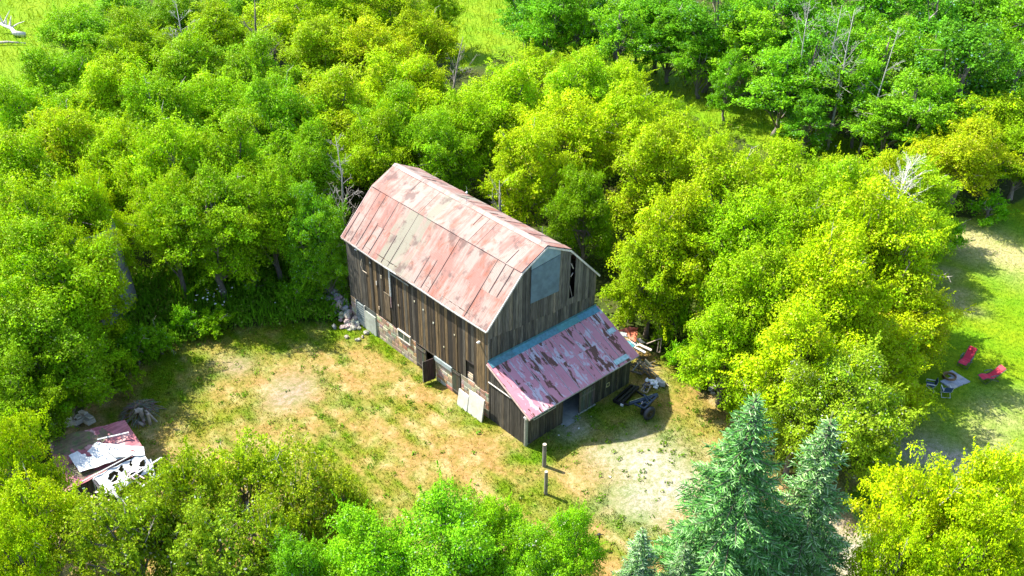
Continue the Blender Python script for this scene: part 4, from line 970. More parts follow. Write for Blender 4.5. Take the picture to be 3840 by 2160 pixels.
mb.box(q0, q1, -D-.085, -D-.05, z1, z1+.03, yc); mb.box(q0, q1, -D-.085, -D-.05, z0-.03, z0, yc); mb.box(q0, q0+.03, -D-.085, -D-.05, z0, z1, yc); mb.box(q1-.03, q1, -D-.085, -D-.05, z0, z1, yc); mb.build('small_window_frame', M_grey, barn)
mb = MB(); mb.box(-.10, .05, -D-.10, -D-.035, -.1, 2.2, (.36, .37, .32)); mb.box(-.12, -.035, -D-.035, -D+.06, -.1, 2.2, (.30, .30, .26)); mb.build('corner_post', M_grey, barn)
mb = MB(); mb.box(-.22, -.12, -D-.08, -D+.02, 2.2, 2.27, (.7, .7, .7)); mb.box(-.20, -.13, -D-.2, -D-.09, 2.15, 2.3, (.75, .75, .73)); mb.build('corner_lamp', M_white, barn)
mb = MB(); mb.tube([(-.07, -.02, 2.86), (-.07, -2.1, 2.84)], .035, (.6, .55, .5), 6); mb.build('side_rail', M_grey, barn)
# lean-to roof
mb = MB(); rr = random.Random(31); p0 = Vector((0, -.05, 4.32)); p1 = Vector((0, -3.85, 2.41)); dn = (p1-p0); Ln = dn.length; dn.normalize(); nr = Vector((0, -dn.z, dn.y)); nr = nr if nr.z > 0 else -nr
for row in range(2):
    x = -.2; k = 0
    while x < 9.22:
        w2 = min(rr.uniform(.64, .78), 9.24-x); f0, f1 = (0, .53) if row == 0 else (.5, 1.0); h = .012+(.014 if row == 0 else 0)+rr.uniform(0, .02)
        V = []; U = []
        for f in (f0, (f0+f1)/2, f1):
            for xx in (x, x+w2+.02): q = p0+dn*Ln*f+nr*(h+.006*math.sin(xx*3+f*9)); V.append((xx, q.y, q.z)); U.append((xx, f*Ln, row))
        n0 = len(V); V += [(a, b_-nr.y*.01, c-nr.z*.01) for a, b_, c in V]; U += U
        Fs = [(1, 0, 2, 3), (3, 2, 4, 5), (6, 7, 9, 8), (8, 9, 11, 10), (0, 1, 7, 6), (5, 4, 10, 11), (0, 6, 8, 2), (2, 8, 10, 4), (7, 1, 3, 9), (9, 3, 5, 11)]
        mb.add(V, Fs, (rr.random(), rr.random(), 0), U)
        # raised seam
        x += w2; k += 1
lr_ = mb.build('lean_to_roof', M_lroof, barn)
mb = MB(); 
for i, x in enumerate([.55, 1.2, 1.9, 2.6, 3.3, 3.95, 4.65, 5.3, 5.95, 6.6, 7.3, 7.95, 8.6]):
    f0, f1 = (0.02, 1) if i % 3 else (.02, .52)
    a = p0+dn*Ln*f0+nr*.05; b_ = p0+dn*Ln*f1+nr*.04; mb.bar((x, a.y, a.z), (x, b_.y, b_.z), .035, .03, (.48, .40, .43), (0, nr.y, nr.z))
mb.build('seam', M_metal, lr_)
mb = MB(); bc = (.085, .25, .31)
for i in range(5):
    x0 = -.14+i*1.87; x1 = min(x0+1.9, 9.15); 
    mb.hexa([(x0, -.46, 4.17), (x1, -.46, 4.17), (x1, -.08, 4.38), (x0, -.08, 4.38), (x0, -.46, 4.185), (x1, -.46, 4.185), (x1, -.08, 4.395), (x0, -.08, 4.395)], tuple(q*rnd.uniform(.85, 1.15) for q in bc))
    mb.box(x0, x1, -.075, -.055, 4.36, 4.52, tuple(q*.8 for q in bc))
mb.build('flashing', M_metal, lr_)
mb = MB()
for (x, f, c) in ((7.9, .93, (.42, .62, .64)), (7.3, .93, (.42, .62, .64)), (8.5, .47, (.42, .58, .6))):
    a = p0+dn*Ln*(f-.05)+nr*.06; b_ = p0+dn*Ln*(f+.03)+nr*.06
    mb.hexa([(x, b_.y, b_.z), (x+.6, b_.y, b_.z), (x+.6, a.y, a.z), (x, a.y, a.z)]+[(x+d_, q.y, q.z+.012) for d_, q in ((0, b_), (.6, b_), (.6, a), (0, a))], c)
mb.build('roof_patch', M_metal, lr_)
mb = MB(); mb.bar((-.24, -.05, 4.27), (-.24, -3.87, 2.36), .03, .12, (.70, .5, .46), (0, .45, 1)); mb.build('rake_board', M_metal, lr_); mb = MB(); mb.bar((9.27, -.05, 4.27), (9.27, -3.87, 2.36), .03, .12, (.5, .4, .42), (0, .45, 1)); mb.build('rake_board', M_metal, lr_)
mb = MB(); mb.bar((-.2, -3.86, 2.38), (9.24, -3.86, 2.38), .03, .07, (.42, .44, .42)); mb.build('eave_fascia', M_metal, lr_)

# white slabs against the front wall
def slab(ya, yb, h, x0, x1, lab, seed):
    o = empty('white_slab', (x0, (ya+yb)/2, 0)); mb = MB(); w_ = (yb-ya)/2; rr = random.Random(seed); n = 6; T_ = []; 
    top = [h+rr.uniform(-.05, .05) for _ in range(n+1)]
    for i in range(n):
        a, b_ = -w_+2*w_*i/n, -w_+2*w_*(i+1)/n; dx = x1-x0
        mb.hexa([(0, a, -.05), (.1, a, -.05), (.1, b_, -.05), (0, b_, -.05), (dx, a, top[i]), (dx+.1, a, top[i]), (dx+.1, b_, top[i+1]), (dx, b_, top[i+1])], (.56, .545, .49))
    mb.build('panel', M_white, o); tag(o, lab, 'slab', 'white slabs against the barn wall')
slab(.02, 1.42, 1.55, -.62, -.38, 'larger white slab leaning at the barn corner next to the lean-to', 3)
slab(1.40, 2.35, 1.12, -.66, -.46, 'smaller lower white slab leaning left of the larger one', 4)

# ------------------------------------------------------------------ stones by the barn
SP = [(.34, .32, .27), (.42, .39, .33), (.28, .27, .23), (.45, .40, .33), (.36, .31, .25), (.27, .27, .24)]
o = MB(); rr = random.Random(77)
for i in range(190):
    f = rr.random(); y = 18.9-5.2*f; xc = .45-1.15*f; h = 1.25*(1-f)**.8+.15; z = rr.uniform(0, h); x = xc+rr.gauss(0, .34)*(1.25-z/(h+.3)); 
    o.rock((x, y+rr.uniform(-.2, .2), z), rr.uniform(.13, .25), tuple(q*rr.uniform(.8, 1.2) for q in rr.choice(SP)), i, .75)
tag(o.build('stone_wall', M_stone, None), 'tumbled grey dry-stone wall running out from the barn\'s far corner', 'stone wall')
LB = ['largest round boulder at the near foot of the tumbled wall', 'pale boulder touching the slatted vent at the barn\'s far end', 'grey boulder second out from the slatted vent', 'flat stone lowest of the loose stones on the grass', 'pale pink stone beside the concrete buttress', 'small grey stone just below the buttress', 'rounded boulder on top of the near end of the wall', 'stone in front of the boulders at the weeds\' edge', 'darker boulder wedged between two larger ones', 'pale flat stone nearest the clearing grass']
bp = [(-.75, 14.3, .3), (-.35, 13.9, .26), (-.8, 13.6, .24), (-1.75, 13.0, .17), (-.45, 12.5, .22), (-.9, 12.3, .14), (-.45, 14.7, .3), (-1.7, 14.6, .2), (-.5, 13.3, .2), (-1.35, 12.2, .17)]
for (x, y, r_), lb in zip(bp, LB):
    m_ = MB(); m_.rock((0, 0, 0), r_, rr.choice(SP), rr.randrange(999), .75); q = m_.build('boulder', M_stone, None, False); q.location = (x, y, r_*.5+(.35 if 'on top' in lb else 0)); tag(q, lb, 'boulder', 'loose boulders at the barn corner')

# ------------------------------------------------------------------ silo
si = empty('silo', (-12.75, 27.35, 0)); mb = MB(); n = 40; Hs = 6.9; V = []; Fs = []; lv = 12; rr = random.Random(3)
for i in range(lv+1):
    z = -.3+(Hs+.3)*i/lv; r_ = 2.32-.42*z/Hs
    for k in range(n):
        jag = rr.uniform(-.07, .03) if i == lv else 0; V.append((r_*math.cos(2*math.pi*k/n), r_*math.sin(2*math.pi*k/n), z+jag))
for i in range(lv+1):
    z = Hs-(Hs-.2)*i/lv; r_ = 2.12-.38*z/Hs
    for k in range(n): V.append((r_*math.cos(2*math.pi*k/n), r_*math.sin(2*math.pi*k/n), z))
for i in range(2*lv+1):
    for k in range(n): Fs.append((i*n+k, i*n+(k+1) % n, (i+1)*n+(k+1) % n, (i+1)*n+k))
mb.add(V, Fs, (.27, .28, .30)); mb.build('concrete_wall', M_conc, si, True)
mb = MB()
for i in range(6): mb.tube([(r2*math.cos(2*math.pi*k/n), r2*math.sin(2*math.pi*k/n), .6+i) for r2 in [2.335-.42*(.6+i)/Hs] for k in range(n+1)], .015, (.25, .2, .18), 4, False)
mb.build('hoop', M_dark, si)
mb = MB()
for i in range(5): mb.box(-1.05, -.45, -2.35, -2.15, .8+i*1.15, 1.7+i*1.15, (.09, .06, .05))
mb.build('hatch', M_wood, si); tag(si, 'grey concrete silo half hidden by the left-hand trees', 'silo')

# ------------------------------------------------------------------ collapsed shed
z4 = lambda a, b_, z: tuple(float(q) for q in G(100+a*.4141, 1400+b_*.4141, z))
shed = empty('collapsed_shed', (0, 0, 0)); SR = None
def grid_sheet(name, corners, mat, colf, nu=16, nv=10, amp=.05, th=.02, parent=None, drop=None):
    A, B_, C_, D_ = [Vector(c) for c in corners]; V = []; C = []
    for j in range(nv+1):
        for i in range(nu+1):
            a, b_ = i/nu, j/nv; p = (A.lerp(B_, a)).lerp(D_.lerp(C_, a), b_)
            p.z += amp*(math.sin(a*7+b_*3)*.5+math.sin(b_*9+a*2)*.5+.4*math.sin(a*23+b_*11)); V.append(tuple(p)); C.append(colf(a, b_))
    n0 = len(V); V += [(x, y, z-th) for x, y, z in V]; C += C; Fs = []; W_ = nu+1
    for j in range(nv):
        for i in range(nu):
            if drop and drop((i+.5)/nu, (j+.5)/nv): continue
            q = (j*W_+i, j*W_+i+1, (j+1)*W_+i+1, (j+1)*W_+i); Fs.append(q[::-1]); Fs.append(tuple(k+n0 for k in q))
    return link(name, raw_mesh(name, np.array(V), Fs, np.array(C)), mat, parent)
M_shedroof = mat_generic('shed_roof_metal', .55, .45, 1.6, (1, 4, 1), tint=(.55, .45, .5))
M_debris = mat_generic('leaf_litter', .95, .5, 5.0)
rr = random.Random(8)
def rc(a, b_):
    n1 = float(fbm(np.array(a*7.), np.array(b_*3.), 1., 5, 4)); k = .8+.5*n1
    return tuple(q*k for q in ((.36, .11, .13) if n1 < .58 else (.52, .30, .28)))
SC4 = [(190, 600), (890, 425), (1068, 690), (340, 1085)]
LIT = [[(250, 540), (330, 500), (420, 490), (560, 520), (700, 510), (790, 560), (700, 600), (610, 640), (560, 665), (440, 700), (370, 750), (240, 760), (220, 640)], [(355, 770), (400, 760), (450, 830), (480, 900), (640, 880), (740, 840), (640, 920), (520, 975), (440, 940), (370, 890)]]
def rc2(a, b_):
    p = [(1-a)*(1-b_)*SC4[0][k]+a*(1-b_)*SC4[1][k]+a*b_*SC4[2][k]+(1-a)*b_*SC4[3][k] for k in (0, 1)]
    n1 = float(fbm(np.array(p[0]), np.array(p[1]), 60., 5, 4)); n2 = float(fbm(np.array(p[0]), np.array(p[1]), 22., 9, 3))
    q = np.array([[p[0]+(n1-.5)*150, p[1]+(n1-.5)*110]])
    for P in LIT:
        if inpoly(q[:, 0], q[:, 1], P)[0]:
            k = .6+.9*n2; return (.15*k, .115*k, .06*k) if n2 < .62 else (.10, .14, .035)
    return rc(a, b_)
sheds = grid_sheet('roof', [z4(*SC4[0], 2.0), z4(*SC4[1], 1.9), z4(*SC4[2], 1.45), z4(*SC4[3], 1.5)], M_shedroof, rc2, 110, 70, .05, .03, shed)
# brown leaf litter lying on the roof
def poly_sheet(name, pts, z, mat, c, th=.03, parent=None, tri=False, amp=.03):
    P = [z4(a, b_, z+amp*math.sin(a*.05+b_*.03)) for a, b_ in pts]
    mb = MB(); n = len(P); cx = sum(p[0] for p in P)/n; cy = sum(p[1] for p in P)/n; cz = sum(p[2] for p in P)/n+.03
    area = sum(P[i][0]*P[(i+1) % n][1]-P[(i+1) % n][0]*P[i][1] for i in range(n))
    if area < 0: P = P[::-1]
    V = P+[(cx, cy, cz)]+[(p[0], p[1], p[2]-th) for p in P]; Fs = [(i, (i+1) % n, n) for i in range(n)]+[((i+1) % n, i, n+1+i, n+1+(i+1) % n) for i in range(n)]
    Fs.append(tuple(range(2*n, n, -1)))
    mb.add(V, Fs, c); return mb.build(name, mat, parent)
# white tarpaulins with tears
WT = (.58, .60, .62)
def tarp(name, corners, holes, parent=None, nu=40, nv=24, amp=.05, edge=None):
    def dr(a, b_):
        for (ha, hb, ra, rb, t_) in holes:
            da, db = a-ha+.012*math.sin(b_*41), b_-hb+.02*math.sin(a*33+1); x = da*math.cos(t_)+db*math.sin(t_); y = -da*math.sin(t_)+db*math.cos(t_)
            if (x/ra)**2+(y/rb)**2 < 1: return True
        return edge(a, b_) if edge else False
    return grid_sheet(name, corners, M_tarp, lambda a, b_: tuple(q*(1-.12*(math.sin(a*31+b_*7) > .9)) for q in WT), nu, nv, amp, .01, parent, dr)
tarp('torn_tarpaulin', [z4(380, 745, 2.02), z4(640, 620, 2.08), z4(1010, 720, 1.72), z4(480, 895, 1.78)], [(.42, .30, .055, .16, .2)], shed, 110, 60, .04, lambda a, b_: b_ < .12+.10*math.sin(a*5) and a > .3)
tarp('torn_tarpaulin', [z4(625, 630, 2.10), z4(1060, 665, 1.66), z4(1070, 740, 1.62), z4(800, 760, 1.9)], [(.42, .55, .34, .28, .05)], shed, 90, 44, .03)
tarp('torn_tarpaulin', [z4(600, 950, 1.62), z4(1050, 720, 1.62), z4(1150, 860, 1.3), z4(760, 1110, 1.25)], [(.30, .35, .10, .20, .3), (.50, .2, .05, .13, .2), (.22, .75, .07, .13, 0), (.70, .2, .03, .16, .2), (.62, .8, .2, .15, .1), (.88, .5, .08, .2, .2)], shed, 110, 60, .07)
tarp('torn_tarpaulin', [z4(1060, 780, 1.3), z4(1130, 780, 1.2), z4(1200, 1040, .5), z4(1120, 960, .9)], [(.5, .5, .2, .2, 0)], shed, 36, 50, .05)
mb = MB(); wc = (.52, .55, .56)
RL = [((680, 1105), (1222, 762), 1.5, .10), ((1035, 1030), (1232, 900), 1.38, .10), ((735, 1240), (950, 1098), 1.2, .12), ((640, 600), (925, 535), 2.08, .10), ((495, 985), (960, 735), 1.78, .06), ((750, 1225), (830, 1180), 1.25, .05), ((1150, 1070), (1200, 1035), .85, .09)]
rails = []
for i, (a, b_, z, wd) in enumerate(RL):
    mb = MB(); mb.bar(z4(*a, z), z4(*b_, z), wd, .05, wc); mb.build('loose_rail', M_grey, shed)
for (a, b_, za, zb) in (((255, 1000), (330, 1160), 1.5, .1), ((280, 1010), (345, 1130), 1.5, .2), ((425, 1070), (450, 1130), 1.3, .5), ((460, 1060), (490, 1110), 1.3, .5), ((515, 1040), (545, 1090), 1.3, .5), ((610, 970), (690, 1085), 1.5, .9), ((800, 1090), (850, 1170), 1.3, .6), ((740, 1180), (790, 1290), 1.2, .1), ((830, 1150), (860, 1290), 1.2, 0), ((1130, 960), (1190, 1060), 1.2, .4), ((600, 960), (640, 1100), 1.4, .3)):
    mb = MB(); mb.bar(z4(*a, za), z4(*b_, zb), .13, .04, tuple(q*rr.uniform(.6, 1.1) for q in wc)); mb.build('wall_board', M_grey, shed)
mb = MB(); P = [z4(300, 1040, .5), z4(1120, 800, .5)]
c0 = z4(560, 800, 0)
for (ax, ay, bx, by) in ((-21.9, 9.2, -17.9, 9.5), (-21.9, 9.2, -21.7, 12.8), (-18.0, 9.6, -17.9, 12.6), (-21.4, 13.0, -18.0, 12.9)): mb.bar((ax, ay, .7), (bx, by, .7), .08, 1.3, (.10, .085, .07))
mb.build('sunken_wall', M_wood, shed)
tag(shed, 'collapsed shed with red metal roof under torn white tarpaulins', 'shed')
rr = random.Random(44)
for i in range(16):
    a = rr.uniform(640, 1150); b_ = 1130-.62*(a-640)+rr.uniform(-90, 70); p = Vector(z4(a, b_, rr.uniform(1.25, 1.6))); an = rr.choice([.25, .3, 1.8, 2.1])+rr.uniform(-.3, .3); d = Vector((math.cos(an), math.sin(an), rr.uniform(-.25, .25)))*rr.uniform(.4, 1.3)
    mb = MB(); mb.bar(p-d*.5, p+d*.5, rr.uniform(.05, .14), .03, tuple(q*rr.uniform(.5, 1.1) for q in (.50, .50, .47))); mb.build('broken_board', M_grey, shed)
# weathered junk behind the shed
jk = [((440, 420), (480, 440)), ((480, 380), (540, 400)), ((520, 400), (590, 440)), ((360, 450), (450, 430))]
jl = ['pale weathered block leaning left in the heap behind the shed', 'upright pale board stack on the heap behind the shed', 'grey-white folded sheet right in the heap behind the shed', 'long flat board lying left behind the shed']
for (a, b_), lb in zip(jk, jl):
    mb = MB(); p = Vector(z4(*a, .35)); q = Vector(z4(*b_, .5)); mb.bar(p, q, .5, .28, (.52, .48, .40)); mb.bar(p+Vector((.1, .1, .2)), q+Vector((.05, 0, .3)), .25, .08, (.6, .57, .5))
    tag(mb.build('scrap_board', M_grey, None), lb, 'scrap board', 'scrap boards behind the shed')
# brush pile with logs
c = z4(1040, 370, 0); br = MB(); rr = random.Random(12)
for i in range(260):
    a = rr.uniform(0, 6.28); r_ = rr.uniform(0, 1.35); z = max(.03, .85*(1-(r_/1.4)**1.6))*rr.uniform(.6, 1.05); p = Vector((c[0]+r_*math.cos(a), c[1]+r_*math.sin(a), z))
    d = Vector((math.cos(a+rr.uniform(-.7, .7)), math.sin(a+rr.uniform(-.7, .7)), -.45*r_+rr.uniform(-.1, .2))).normalized()*rr.uniform(.3, .8)
    br.tube([p-d*.5, p+d*.5], [rr.uniform(.02, .045), .012], tuple(q*rr.uniform(.6, 1.3) for q in (.20, .18, .12)), 5)
tag(br.build('brush', M_bark, None), 'heap of cut branches near the collapsed shed', 'brush heap', kind='stuff')
LG = [((1030, 340), (1060, 430), .14, 'thick pale log lying down the front of the brush heap'), ((1100, 380), (1120, 460), .10, 'shorter log at the foot of the brush heap, nearest the clearing'), ((1010, 330), (960, 400), .08, 'thin log lying left on the brush heap'), ((1090, 350), (1180, 440), .07, 'long thin pole down the right side of the brush heap'), ((990, 345), (1050, 335), .16, 'stubby pale round of wood on top of the brush heap'), ((1000, 440), (1060, 470), .12, 'dark log flat on the ground before the brush heap')]
for i, (a, b_, r_, lb) in enumerate(LG):
    za, zb = (.85, .2) if i not in (4, 5) else ((.9, .85) if i == 4 else (.12, .12)); mb = MB(); A_ = Vector(z4(*a, za)); B_ = Vector(z4(*b_, zb)); A_ = B_+(A_-B_)*1.15
    mb.tube([A_, A_.lerp(B_, .5)+Vector((0, .02, .02)), B_], [r_, r_*.93, r_*.85], (.36, .31, .26), 9); tag(mb.build('log', M_bark, None), lb, 'log', 'logs on the brush heap')

# ------------------------------------------------------------------ posts, boards, hand pump
def post(x, y, h, r_, label, tilt=(0, 0)):
    o = empty('wooden_post', (x, y, 0)); mb = MB(); mb.tube([(0, 0, -.2), (tilt[0]*.5, tilt[1]*.5, h*.5), (tilt[0], tilt[1], h)], [r_*1.06, r_, r_*.96], (.27, .25, .22), 12); mb.build('shaft', M_bark, o, False)
    mb = MB(); mb.tube([(tilt[0], tilt[1], h), (tilt[0], tilt[1], h+.015)], [r_*.95, r_*.9], (.52, .45, .36), 12); mb.build('cut_top', M_grey, o); tag(o, label, 'post', 'posts in front of the lean-to')
post(-.42, -5.37, 1.62, .125, 'weathered round post nearest the lean-to corner', (.0, .03)); post(-1.97, -7.11, 1.72, .105, 'thinner grey post further out from the lean-to', (-.03, .0))
def board(a, b_, wd, th, c, lab, nm='loose_board'):
    mb = MB(); mb.bar((a[0], a[1], .09), (b_[0], b_[1], .09), wd, th, c); tag(mb.build(nm, M_grey, None), lab, 'board')
board(G(2105, 1977), G(2152, 1938), .16, .06, (.72, .6, .5), 'pale plank lying on dry grass above the vivid green tree')
board(G(2010, 2040), G(2046, 2022), .30, .07, (.66, .66, .68), 'white board end showing between the vivid green trees')
board(G(1980, 2052), G(2004, 2045), .22, .05, (.6, .6, .62), 'small white board left of the larger white one')
hp = empty('hand_pump', tuple(G(2243, 2052))); mb = MB(); mb.tube([(0, 0, 0), (0, 0, .75)], .04, (.02, .02, .02), 8); mb.build('standpipe', M_dark, hp)
mb = MB(); mb.tube([(0, 0, .6), (0, 0, .8), (0, 0, .98), (0, 0, 1.02)], [.07, .09, .085, .03], (.02, .02, .02), 10); mb.build('pump_head', M_dark, hp)
mb = MB(); mb.tube([(.05, 0, .85), (.2, -.05, .86), (.26, -.06, .78)], .025, (.02, .02, .02), 6); mb.build('spout', M_dark, hp)
mb = MB(); mb.tube([(0, 0, 1.0), (-.2, .05, .98), (-.42, .1, .6)], .02, (.02, .02, .02), 6); mb.build('pump_handle', M_dark, hp)
tag(hp, 'black iron hand pump standing beside the vivid green tree', 'hand pump')
for i, (u, v, r_, lb) in enumerate([(2288, 1789, .07, 'small white stone in the yard right of the thinner post'), (2170, 1607, .06, 'white scrap on the shaded grass by the lean-to door'), (2095, 1633, .06, 'white scrap on shaded grass nearest the lean-to corner'), (2216, 1563, .04, 'tiny white scrap near the lean-to threshold')]):
    mb = MB(); mb.rock((0, 0, .02), r_, (.75, .75, .73), i, .5); q = mb.build('pale_scrap', M_white, None); q.location = tuple(G(u, v)); tag(q, lb, 'scrap')

# ------------------------------------------------------------------ farm implement
im = empty('farm_implement', (0, 0, 0)); IB = (.022, .045, .085); IK = (.012, .012, .013)
wl = empty('wheel', (7.36, -6.62, .45), math.radians(-6)); wl.parent = im
def torus(R, r_, c, ny_=32, nr_=10, flat=1.15):
    mb = MB(); V = []; Fs = []
    for i in range(ny_):
        a = 2*math.pi*i/ny_
        for k in range(nr_):
            b_ = 2*math.pi*k/nr_; rr_ = R+r_*math.cos(b_); lug = 1+.03*((i % 2)*2-1)*(math.cos(b_) > .3); V.append((rr_*lug*math.cos(a), r_*flat*math.sin(b_), rr_*lug*math.sin(a)))
    for i in range(ny_):
        for k in range(nr_): Fs.append((i*nr_+k, i*nr_+(k+1) % nr_, ((i+1) % ny_)*nr_+(k+1) % nr_, ((i+1) % ny_)*nr_+k))
    mb.add(V, Fs, c); return mb
torus(.34, .12, (.035, .04, .05)).build('tyre', M_rubber, wl, True)
mb = MB(); mb.tube([(0, -.09, 0), (0, .09, 0)], .235, (.035, .03, .025), 24); mb.tube([(0, -.14, 0), (0, -.09, 0)], .07, (.10, .09, .08), 12); mb.build('rim', M_dark, wl)
mb = MB(); mb.tube([(6.98, -5.30, .62), (7.4, -5.46, .64), (8.80, -5.98, .72)], [.12, .13, .17], IB, 12); mb.build('main_beam', M_dark, im)
mb = MB(); mb.bar((7.15, -6.35, .75), (8.55, -6.15, .85), .10, .12, IB); mb.bar((7.15, -6.0, .75), (8.45, -5.95, .82), .08, .1, IB)
for f in (0, .33, .66, 1): mb.bar((7.15+1.4*f, -6.38+.2*f, .78+.1*f), (7.1+1.35*f, -5.6-.2*f, .7), .09, .09, IB)
mb.bar((7.7, -6.3, .8), (7.9, -5.6, 1.05), .07, .07, IB); mb.bar((8.0, -6.2, .85), (7.9, -5.6, 1.05), .07, .07, IB); mb.build('hitch_frame', M_dark, im)
mb = MB(); mb.bar((7.36, -6.5, .45), (7.4, -5.6, .5), .1, .1, IK); mb.bar((7.3, -6.2, .2), (7.9, -5.9, .25), .4, .35, IK); mb.tube([(7.5, -6.0, .2), (8.3, -6.0, .5)], .09, IK, 8); mb.build('gearbox', M_dark, im)
mb = MB(); mb.bar((6.95, -4.70, .22), (8.95, -4.32, .3), .12, .22, IK); mb.bar((6.85, -4.1, .18), (8.8, -3.85, .25), .12, .18, IK); mb.bar((6.95, -4.72, .22), (6.85, -4.08, .18), .1, .2, IK); mb.bar((8.95, -4.34, .25), (8.8, -3.82, .2), .1, .2, IK)
mb.tube([(6.95, -4.38, .25), (8.85, -4.1, .28)], .10, (.02, .02, .022), 10); mb.bar((7.1, -5.2, .35), (6.95, -4.7, .3), .1, .12, IK); mb.bar((8.4, -5.7, .4), (8.6, -4.4, .3), .09, .1, IK)
for i in range(14):
    f = i/13; mb.bar((6.98+1.9*f, -4.32+.27*f, .25), (6.96+1.9*f, -4.62+.3*f, .12), .03, .03, (.05, .05, .05))
mb.build('mower_bar', M_dark, im)
mb = MB(); mb.bar((6.93, -4.86, .22), (6.86, -4.68, .24), .1, .14, (.6, .65, .68)); mb.build('end_cap', M_white, im)
mb = MB(); mb.tube([(6.98, -5.3, .79), (8.5, -5.85, .9)], .018, (.35, .38, .2), 5); mb.tube([(7.3, -5.9, .5), (7.35, -6.0, 1.0)], .03, (.5, .45, .5), 6); mb.build('hydraulic_hose', M_rubber, im)
tag(im, 'dark blue farm implement with a rubber-tyred wheel on shaded grass', 'farm implement')
z9 = lambda a, b_, z=0.: Vector(G(1900+a*.3106, 1300+b_*.3106, z))
def scrap_obj(name, build, lab, cat, mat=M_white, group=None): mb = MB(); build(mb); return tag(mb.build(name, mat, None), lab, cat, group)
def bag(c, r_, seed):
    def f(mb):
        rr = random.Random(seed)
        for i in range(5): mb.rock(tuple(c+Vector((rr.uniform(-r_, r_), rr.uniform(-r_, r_), rr.uniform(.05, r_)))), r_*rr.uniform(.4, .7), (.68, .72, .74), seed+i, .6)
    return f
scrap_obj('plastic_bag', bag(z9(1745, 440, .1), .28, 1), 'crumpled white plastic bag behind the farm implement', 'plastic bag')
scrap_obj('plastic_bag', bag(z9(1800, 480, .05), .2, 5), 'flat white plastic scrap right of the crumpled bag', 'plastic bag')
scrap_obj('round_stone', lambda mb: mb.rock(tuple(z9(1850, 430, .2)), .3, (.45, .45, .44), 9, .9), 'round grey boulder at the end of the leaning poles', 'boulder', M_stone)
def frm(mb):
    for a, b_ in (((1620, 530), (1690, 560)), ((1690, 560), (1740, 480)), ((1740, 480), (1680, 450)), ((1680, 450), (1620, 530))): mb.bar(z9(*a, .15), z9(*b_, .2), .07, .05, (.34, .28, .18))
scrap_obj('pallet_remnant', frm, 'small wooden square lying beside the farm implement', 'scrap wood', M_grey)
def junk(mb):
    rr = random.Random(4)
    for i in range(16):
        p = z9(rr.uniform(1640, 1730), rr.uniform(440, 530), rr.uniform(.1, .3)); mb.bar(p, p+Vector((rr.uniform(-.4, .4), rr.uniform(-.4, .4), rr.uniform(-.1, .2))), .04, .04, rr.choice([(.05, .05, .07), (.3, .3, .32), (.06, .07, .15)]))
scrap_obj('metal_scrap', junk, 'tangle of dark metal rods between implement and lean-to', 'scrap', M_dark)

# ------------------------------------------------------------------ scrap sheets and poles behind the lean-to
z5 = lambda a, b_, z=0.: Vector(G(2200+a*.3036, 1180+b_*.3036, z))
def sheet_obj(pts, c, lab, nm='metal_sheet', mat=M_shedroof, th=.02, cat='metal sheet'):
    P = [z5(a, b_, z) for a, b_, z in pts]; n = len(P); ar = sum(P[i][0]*P[(i+1) % n][1]-P[(i+1) % n][0]*P[i][1] for i in range(n))
    if ar < 0: P = P[::-1]
    mb = MB(); cen = Vector(P[0]).lerp(Vector(P[n//2]), .5)+Vector((0, 0, .05)); V = [tuple(p) for p in P]+[tuple(cen)]+[(p[0], p[1], p[2]-th) for p in P]
    mb.add(V, [(i, (i+1) % n, n) for i in range(n)]+[((i+1) % n, i, n+1+i, n+1+(i+1) % n) for i in range(n)]+[tuple(range(2*n, n, -1))], c)
    tag(mb.build(nm, mat, None), lab, cat, 'scrap heap behind the lean-to')
sheet_obj([(380, 200, 1.7), (520, 150, 1.9), (640, 160, 1.8), (620, 195, 1.6), (500, 215, 1.6)], (.42, .10, .07), 'rust-red curled metal sheet topmost in the scrap heap')
sheet_obj([(470, 215, 1.55), (630, 200, 1.6), (620, 290, 1.5), (600, 340, 1.4), (530, 290, 1.5)], (.62, .20, .10), 'orange rusty sheet hanging down the scrap heap')
sheet_obj([(365, 215, 1.6), (470, 210, 1.62), (565, 285, 1.4), (470, 275, 1.4), (410, 265, 1.45)], (.60, .62, .60), 'pale grey sheet nearest the lean-to roof in the scrap heap', mat=M_metal)
sheet_obj([(455, 300, 1.3), (570, 345, 1.25), (600, 385, 1.15), (540, 415, 1.1), (480, 350, 1.2)], (.07, .26, .32), 'teal metal sheet tucked under the pale sheets', mat=M_metal)
sheet_obj([(470, 285, 1.4), (600, 320, 1.35), (660, 380, 1.2), (610, 385, 1.2), (540, 330, 1.3)], (.62, .52, .48), 'pinkish bleached sheet in the middle of the scrap heap', mat=M_metal)
sheet_obj([(610, 290, 1.3), (660, 290, 1.3), (725, 345, 1.1), (660, 350, 1.15)], (.6, .5, .46), 'small pale sheet at the outer side of the scrap heap', mat=M_metal)
def pole(a, b_, wd, th, c, lab, nm='plank', mat=M_grey, cat='plank'):
    mb = MB(); mb.bar(z5(*a), z5(*b_), wd, th, c); tag(mb.build(nm, mat, None), lab, cat, 'planks of the scrap heap')
pole((640, 365, 1.2), (800, 440, 1.0), .22, .05, (.66, .56, .50), 'long pale plank sticking out furthest from the scrap heap')
pole((590, 400, 1.1), (725, 470, .9), .2, .07, (.66, .66, .64), 'white gutter-like plank below the longest pale plank')
pole((640, 545, 1.2), (800, 690, .3), .12, .06, (.24, .20, .15), 'upper weathered pole leaning from lean-to end to ground')
pole((620, 570, 1.1), (860, 780, .15), .12, .06, (.20, .17, .13), 'middle weathered pole leaning beside the lean-to end')
pole((600, 590, .9), (790, 770, .15), .10, .06, (.17, .15, .11), 'lower dark pole leaning beside the lean-to end')
